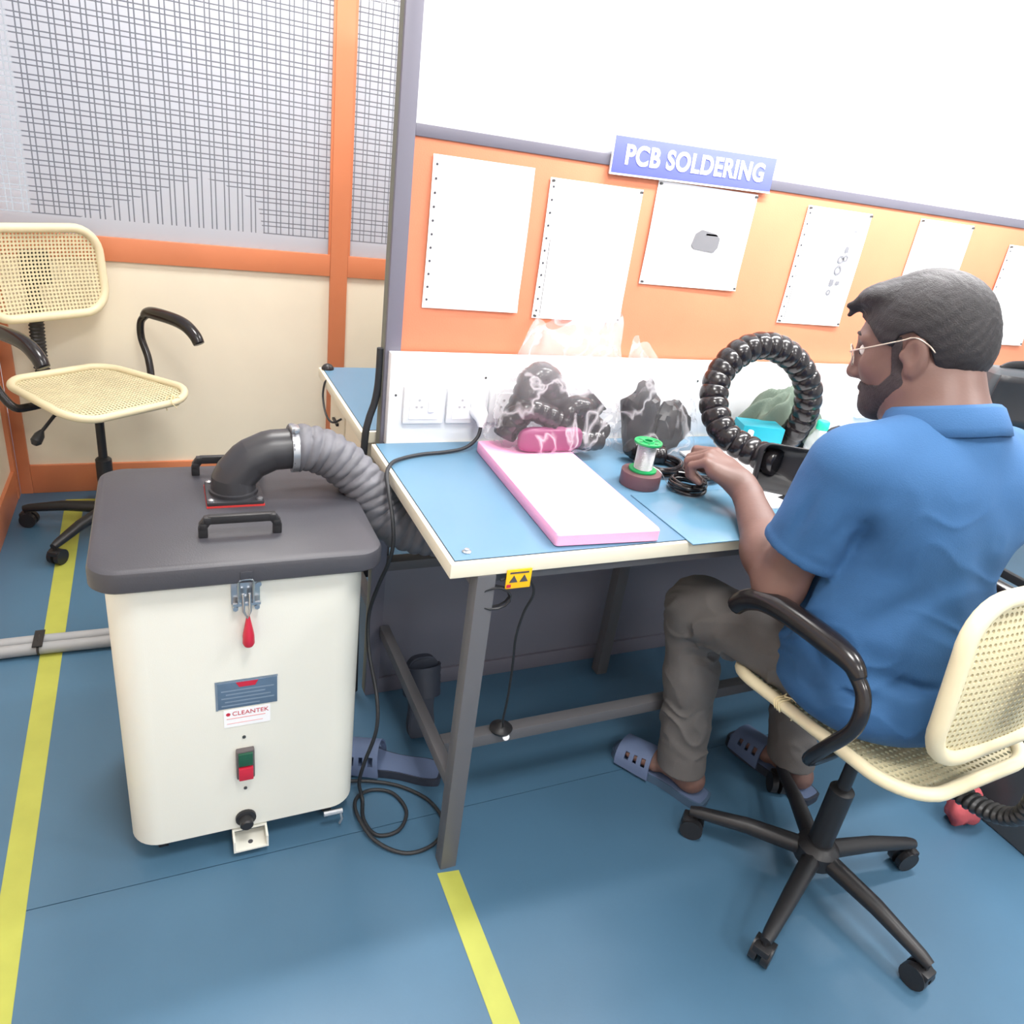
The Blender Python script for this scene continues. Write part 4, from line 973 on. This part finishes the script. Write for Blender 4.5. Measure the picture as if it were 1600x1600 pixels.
def hand_field(F, W, D, Bn, side):
    """relaxed pinching hand: W wrist, D along the hand, Bn out of its back; side +1 = thumb on D x Bn"""
    D = np.array(D, float); D /= np.linalg.norm(D); Bn = np.array(Bn, float); Bn -= D*(D @ Bn); Bn /= np.linalg.norm(Bn); T = np.cross(D, Bn)*side
    s = 1.10; Q = lambda d, t, b: W+(D*d+T*t+Bn*b)*s
    pm_ = np.stack([D, T, Bn])
    F.el(Q(.048, 0, 0), (.050*s, .037*s, .0165*s), pm_, k=.016)
    F.rc(Q(.012, .0, 0), Q(.05, .02, -.002), .022*s, .016*s, k=.018); F.rc(Q(.012, -.006, 0), Q(.06, -.026, -.002), .021*s, .014*s, k=.016)
    spec = [(.026, .088, .043, .027, .021, .0098), (.0085, .092, .046, .030, .022, .0100), (-.0095, .089, .043, .028, .021, .0096), (-.027, .080, .034, .021, .019, .0086)]
    tips = []
    for n, (t, d, l1, l2, l3, r) in enumerate(spec):
        l1, l2, l3, r = l1*s, l2*s, l3*s, r*s
        a = [math.radians(x) for x in ((34, 100, 135) if n == 0 else (52, 128, 178))]
        dirv = lambda q: D*math.cos(q)-Bn*math.sin(q)
        K = Q(d, t, .002); p1 = K+dirv(a[0])*l1; p2 = p1+dirv(a[1])*l2; p3 = p2+dirv(a[2])*l3
        F.rc(Q(d-.03, t*.75, .002), K, r, r*1.08, k=.008); F.rc(K, p1, r*1.05, r*.95, k=.003); F.rc(p1, p2, r*.97, r*.9, k=.003); F.rc(p2, p3, r*.88, r*.74, k=.003)
        tips.append(p3)
    b0 = Q(.018, .026, -.006); b1 = Q(.050, .044, -.020); b2 = Q(.078, .040, -.034); b3 = lerp(b2, tips[0], .55)
    F.rc(b0, b1, .017*s, .0125*s, k=.012); F.rc(b1, b2, .0115*s, .0108*s, k=.004); F.rc(b2, b3, .0105*s, .0085*s, k=.003)
    return b3
body = Field()
head_field(body)
body.rc(NECK+A(0, -.01, -.05), A(1.205, .745, .62), .085, .12, k=.05)                    # trunk, inside the shirt
for sh_, e_, w_, sg_, D, Bn in ((SHL, ELL, WRL, 1, (-.40, .74, .34), (.10, -.40, .90)), (SHR, ELR, WRR, -1, (-.30, .93, .0), (.1, -.05, 1))):
    body.rc(NECK+A(0, -.01, -.06), sh_+A(0, 0, -.012), .05, .044, k=.03)
    body.rc(sh_, e_, .047, .043, k=.03); body.rc(e_, lerp(e_, w_, .32), .043, .048, k=.025); body.rc(lerp(e_, w_, .30), lerp(e_, w_, .97), .047, .0275, k=.02)
    body.rc(lerp(e_, w_, .9), w_+A(*(np.array(D)/np.linalg.norm(D)*.02)), .027, .025, k=.015)
    hand_field(body, w_, D, Bn, sg_)
for hp, kn, an, toe in ((HPL, KNL, ANL, A(-.085, .155, 0)), (HPR, KNR, ANR, A(-.03, .175, 0))):
    body.rc(A(1.205, .74, .61), hp, .08, .07, k=.04); body.rc(hp, kn, .066, .046, k=.04); body.rc(kn, an+A(0, 0, .02), .045, .034, k=.03)
    tn = toe/np.linalg.norm(toe); heel = an-tn*.032; heel[2] = .052
    tip = an+tn*.135; tip[2] = .040
    body.rc(an+A(0, 0, .02), heel, .034, .027, k=.02); body.rc(heel, lerp(heel, tip, .62)+A(0, 0, .008), .027, .024, k=.03)
    lat = A(tn[1], -tn[0], 0)
    for q, ln in ((-.026, .97), (-.012, 1.0), (.003, .99), (.016, .94), (.029, .86)):
        body.rc(lerp(heel, tip, .55)+lat*q*.6, lerp(heel, tip, ln)+lat*q, .018, .0095, k=.008)
body.fn(lambda P, D: np.maximum(D, .0242-P[:, 2]))
me = body.mesh('body', .0028, M_skin, 2)
bo = bpy.data.objects.new('body', me); COL.objects.link(bo); bo.parent = man; me.transform(full(man).inverted())
def cloth(name, F, vox, m, it=2, **tags):
    me = F.mesh(name, vox, m, it); o = bpy.data.objects.new(name, me); COL.objects.link(o); o.parent = man; me.transform(full(man).inverted()); tag(o, **tags); return o
def creases(L):
    """list of (a, b, width, depth): soft folds pressed into (or out of) a garment"""
    def f(P, D):
        for a, b, w_, dep in L:
            a = A(*a); b = A(*b); ab = b-a
            if np.linalg.norm(P[len(P)//2]-(a+b)/2) > np.linalg.norm(ab)/2+3*w_+.06: continue
            t = np.clip(((P-a) @ ab)/float(ab @ ab), 0, 1)
            r = np.linalg.norm(P-a-t[:, None]*ab, axis=1); D = D+1.5*dep*np.exp(-(r/w_)**2)*np.sin(PI*np.clip(t*.9+.05, 0, 1))
        return D
    return f
def plane(n, p, k=1.0):
    n = A(*n); n = n/np.linalg.norm(n); p = A(*p)
    return lambda P, D: np.maximum(D, (P-p) @ n)
def wave(amp, vec, ph, lo, hi, ax=2):
    v = A(*vec)
    def f(P, D):
        m = np.clip((P[:, ax]-lo)/.03, 0, 1)*np.clip((hi-P[:, ax])/.03, 0, 1)
        return D+amp*m*np.sin(P @ v+ph+1.3*np.sin(P[:, 0]*23+P[:, 2]*11))
    return f

def rumple(amp, s, lo, hi, seed=0.0):
    """irregular soft wrinkles"""
    def f(P, D):
        x, y, z = P[:, 0]*s, P[:, 1]*s, P[:, 2]*s
        w1 = np.sin(x*1.1+2.1*np.sin(z*.8+seed)+seed)+np.sin(y*1.3+1.7*np.sin(x*.9+z*.5+seed*2))
        r = 1-np.abs(np.sin(z*1.15+1.5*w1+.6*y+seed))                     # ridges
        m = np.clip((P[:, 2]-lo)/.05, 0, 1)*np.clip((hi-P[:, 2])/.05, 0, 1)
        return D-amp*m*(r**1.5-.35)*(.55+.45*np.sin(x*.6+z*.7+seed*3))
    return f
# ---- polo shirt
sh = Field()
sh.el((1.205, .772, .875), (.168, .128, .19), k=.03); sh.el((1.205, .772, .69), (.196, .158, .16), k=.06); sh.el((1.207, .742, .580), (.212, .175, .10), k=.06)
sh.rc(SHL+A(.03, -.01, -.02), SHR+A(-.03, 0, -.02), .074, .074, k=.05)
sh.rc(NECK+A(0, -.012, -.02), SHL+A(.03, 0, .006), .066, .056, k=.04); sh.rc(NECK+A(0, -.012, -.02), SHR+A(-.03, 0, .006), .066, .056, k=.04)
sh.el((1.130, .735, .93), (.085, .075, .10), k=.04); sh.el((1.285, .728, .93), (.085, .075, .10), k=.04)   # shoulder blades
EL_ = lerp(SHL, ELL, .70); ER_ = lerp(SHR, ELR, .66)
def sleeve(s_, e_, E_, r0, r1, lat):
    n = (e_-s_)/np.linalg.norm(e_-s_); nn = n+A(*lat); nn = nn/np.linalg.norm(nn); L = float(np.linalg.norm(E_-s_)); end = E_+n*.05
    def d(P):
        ab = end-s_; t = np.clip(((P-s_) @ ab)/float(ab @ ab), 0, 1); v = (P-E_) @ nn
        q = np.linalg.norm(P-s_-t[:, None]*ab, axis=1)-(r0+t*(r1-r0))-.0022*np.clip(1-np.abs(v+.010)/.010, 0, 1)**.3
        return np.maximum(q, v)
    sh.add(d, (s_+E_)/2, L/2+r0+.03, k=.016)
    sh.sub_rc(lerp(s_, e_, .50), lerp(s_, e_, 1.2), .044, .066, k=.003)
sleeve(SHL+A(.004, 0, -.010), ELL, EL_, .073, .066, (-.10, .05, 0)); sleeve(SHR+A(-.004, 0, -.010), ELR, ER_, .073, .066, (.1, .05, 0))
sh.fn(creases([((1.10, .72, .93), (1.02, .78, .85), .030, .005), ((1.08, .735, .965), (1.015, .77, .90), .014, .007), ((1.13, .66, .82), (1.03, .72, .70), .025, .008),
               ((1.30, .66, .88), (1.37, .72, .80), .018, .009), ((1.02, .66, .66), (1.22, .60, .63), .016, .009), ((1.06, .64, .62), (1.38, .62, .60), .014, .008), ((1.0, .70, .62), (1.16, .60, .585), .014, .010), ((1.20, .60, .70), (1.40, .66, .66), .018, .008),
               ((1.02, .80, .70), (1.0, .70, .60), .016, .008), ((1.15, .63, .90), (1.18, .62, .75), .03, -.004), ((.965, .80, .95), (.95, .82, .84), .012, .005), ((.99, .75, .92), (.975, .77, .83), .012, .006), ((1.05, .745, 1.0), (1.10, .75, .96), .014, .005)]))
sh.fn(rumple(.0055, 30, .52, .80, .4)); sh.fn(rumple(.0030, 26, .74, 1.0, 1.7)); sh.fn(wave(.0016, (18, 14, 60), .3, .54, .72)); sh.fn(wave(.0016, (40, 30, 25), 1.3, .72, .98))
sh.fn(plane((0, 0, -1), (0, 0, .5065)))
cloth('polo_shirt', sh, .0036, M_shirt, 2)
# ---- collar
def collar():
    mb = MB(); n = 48; c = Vector((1.203, .806, 1.052)); t1 = math.radians(17)
    R = Matrix.Rotation(-t1, 3, 'X'); prof = [(.070, .020), (.0745, .036), (.0800, .040), (.0870, .034), (.0985, .004), (.1015, -.010), (.0985, -.011), (.088, .012), (.0775, .026), (.071, .012)]
    vs = []; m = len(prof)
    for k in range(n+1):
        a = math.radians(90+14)+math.radians(332)*k/n; fr = abs(k/n-.5)*2
        for r, z in prof: vs.append(c+R @ Vector((r*math.cos(a)*1.0, r*math.sin(a)*1.04, z*(1+.25*fr*(z < .01))-.012*fr)))
    fs = [(i*m+j, i*m+(j+1) % m, (i+1)*m+(j+1) % m, (i+1)*m+j) for i in range(n) for j in range(m)]
    return mb.add(vs, fs+[tuple(range(m)), tuple(n*m+j for j in range(m-1, -1, -1))])
wobj('collar', collar(), M_shirt, man, 180)

# ---- trousers
tr = Field()
tr.el((1.206, .755, .585), (.175, .15, .085), k=.05)
for hp, kn, an in ((HPL, KNL, ANL), (HPR, KNR, ANR)):
    tr.rc(hp+A(0, .02, -.002), lerp(hp, kn, .93), .083, .070, k=.05); tr.rc(kn+A(0, .005, -.004), lerp(kn, an, .45), .068, .060, k=.035); tr.rc(lerp(kn, an, .4), an+A(0, -.004, -.04), .059, .060, k=.02)
for hp, kn, an in ((HPL, KNL, ANL), (HPR, KNR, ANR)): tr.sub_rc(an+A(0, -.004, .030), an+A(0, -.004, -.06), .036, .050)
def kl(kn, an, hp):
    o = []
    for k, (dx, dz) in enumerate(((-.05, -.02), (-.055, -.055), (-.04, -.085))): o.append(((kn[0]+dx, kn[1]-.05, kn[2]+dz), (kn[0]+.05, kn[1]-.06, kn[2]+dz-.02), .012, .008))
    for k in range(5): z = an[2]+.06+.035*k; o.append(((an[0]-.05, an[1]-.035+.01*k, z), (an[0]+.035, an[1]-.055, z-.012*(-1)**k), .010, .004))
    o.append(((hp[0]-.08, hp[1]+.12, hp[2]+.03), (hp[0]-.05, hp[1]+.27, hp[2]-.03), .014, .007)); o.append(((hp[0]-.08, hp[1]+.2, hp[2]+.0), (hp[0]-.07, hp[1]+.33, hp[2]-.06), .013, .007))
    return o
tr.fn(creases(kl(KNL, ANL, HPL)+kl(KNR, ANR, HPR)))
tr.fn(rumple(.0065, 34, .09, .66, 2.2)); tr.fn(wave(.0012, (25, 20, 55), .9, .10, .50))
tr.fn(plane((0, 0, -1), (0, 0, .078)))
tr.fn(lambda P, D: np.where((P[:, 1] < .95) & (P[:, 2] > .4), np.maximum(D, .5075-P[:, 2]), D))
cloth('trousers', tr, .0036, M_trouser, 2)

# ---- hair, beard, eyes, glasses
def hcoord(P): q = (P-HC) @ HM.T; return q[:, 0], q[:, 1], q[:, 2]
ha = Field(); ha.el(H(-.016, 0, .037), (.1075, .0845, .0965), HM, k=.01)
ha.el(H(-.055, 0, -.012), (.066, .070, .062), HM, k=.03)
ha.el(H(.050, .010, .098), (.042, .050, .024), HM, k=.02)
rng = random.Random(4)
for k in range(9):
    l = -.035+.0085*k; f0 = .072+.006*rng.random(); u0 = .082+.010*rng.random()
    ha.rc(H(f0-.02, l, u0+.012), H(f0+.018+.006*rng.random(), l+.006, u0-.002+.006*rng.random()), .011, .0055, k=.006)
ha.rc(H(.088, .022, .088), H(.103, .026, .074), .006, .004, k=.004)
def hair_cut(P, D):
    f, l, u = hcoord(P)
    hl = np.interp(f, [-.13, -.06, -.045, -.034, -.012, .010, .022, .045, .062, .080, .12], [-.088, -.080, -.055, .012, .034, .030, .012, .022, .052, .066, .064])
    tex = .0005*np.sin(f*420+3*np.sin(l*160))*np.sin(u*330+2*np.sin(f*140))+.0004*np.sin(l*380+u*260)
    fade = np.clip((u+.07)/.10, 0, 1)                      # cropped close at the nape
    return np.maximum(D+tex+(1-fade)*.006, (hl-u)*.6)
ha.fn(hair_cut)
cloth('hair', ha, .0026, M_hair, 1)
be = Field(); head_field(be, .0022, ears=False, neck=False)
def beard_cut(P, D):
    f, l, u = hcoord(P)
    up = np.interp(f, [-.03, .004, .006, .024, .028, .05, .075, .085, .12], [-.05, -.04, .03, .02, -.034, -.052, -.050, -.046, -.046])
    D = np.maximum(D, (u-up)*.7); D = np.maximum(D, (-.004-f)*.7)
    lips = np.sqrt(((f-.098)/.02)**2+(l/.021)**2+((u+.064)/.0115)**2)-1
    return np.maximum(D, -lips*.01)+.0006*np.sin(f*700)*np.sin(u*640+l*500)
be.fn(beard_cut)
cloth('beard', be, .0024, M_beard, 1)
for s in (-1, 1):
    e = wobj('eye', MB().lathe([(.0115*math.sin(PI*k/10), .0115*-math.cos(PI*k/10)) for k in range(11)], Vector(H(.0755, s*.032, .010).tolist()), 14), M_eye, man, 180)
    wobj('iris', MB().lathe([(.0001, -.0005), (.0052, -.0005), (.0045, .0012), (.0001, .0018)], Vector(H(.0862, s*.031, .008).tolist()), 14, Matrix([HL.tolist(), HU.tolist(), HF.tolist()]).transposed()), M_ink, e, 180)
    wobj('eyebrow', MB().tube([H(.088, s*.014, .036), H(.088, s*.026, .041), H(.078, s*.044, .036)], [.003, .0035, .0018], 8), M_hair, man, 180)
gl = MB()
for s in (-1, 1):
    ringp = [H(.1035+.003*math.cos(2*PI*k/28)*0-.010*abs((s*.034+.021*math.cos(2*PI*k/28))/.055)**2, s*.034+.0215*math.cos(2*PI*k/28), .004+.0185*math.sin(2*PI*k/28)) for k in range(28)]
    gl.tube(ringp, .0011, 8, closed=True)
    gl.tube(spline([H(.094, s*.0555, .010), H(.090, s*.066, .013), H(.05, s*.079, .017), H(.005, s*.084, .022), H(-.016, s*.0845, .024), H(-.035, s*.083, .010), H(-.044, s*.081, -.004)], 5), .0013, 8)
gl.tube([H(.1035, -.013, .006), H(.107, 0, .011), H(.1035, .013, .006)], .0011, 8)
spx = wobj('spectacles', gl, M_glassrim, man, 180, label='thin metal framed spectacles')
for s in (-1, 1):
    lens = MB(); pts_ = [H(.1030-.010*abs((s*.034+.020*math.cos(2*PI*k/24))/.055)**2, s*.034+.0205*math.cos(2*PI*k/24), .004+.0175*math.sin(2*PI*k/24)) for k in range(24)]
    lens.add([tuple(p) for p in pts_]+[tuple(p-HF*.001) for p in pts_], [tuple(range(24)), tuple(range(47, 23, -1))]+[(k, (k+1) % 24, 24+(k+1) % 24, 24+k) for k in range(24)])
    wobj('lens', lens, M_lens, spx)
# ---- slippers on his feet
for an, toe, mi in ((ANL, (-.085, .155), 1), (ANR, (-.03, .175), -1)):
    a = math.atan2(toe[1], toe[0])-PI/2; tn = Vector(toe).normalized()
    t = slipper(None, (an[0]+tn[0]*.048, an[1]+tn[1]*.048, .0005), a, M_slipperd if mi < 0 else mat('grey_blue_sole', (70, 92, 116), .6), M_slipper, parent=True, name='worn_slipper', mirror=mi)
    t.parent = man; t.location = Vector(t.location)-Vector(man.location)
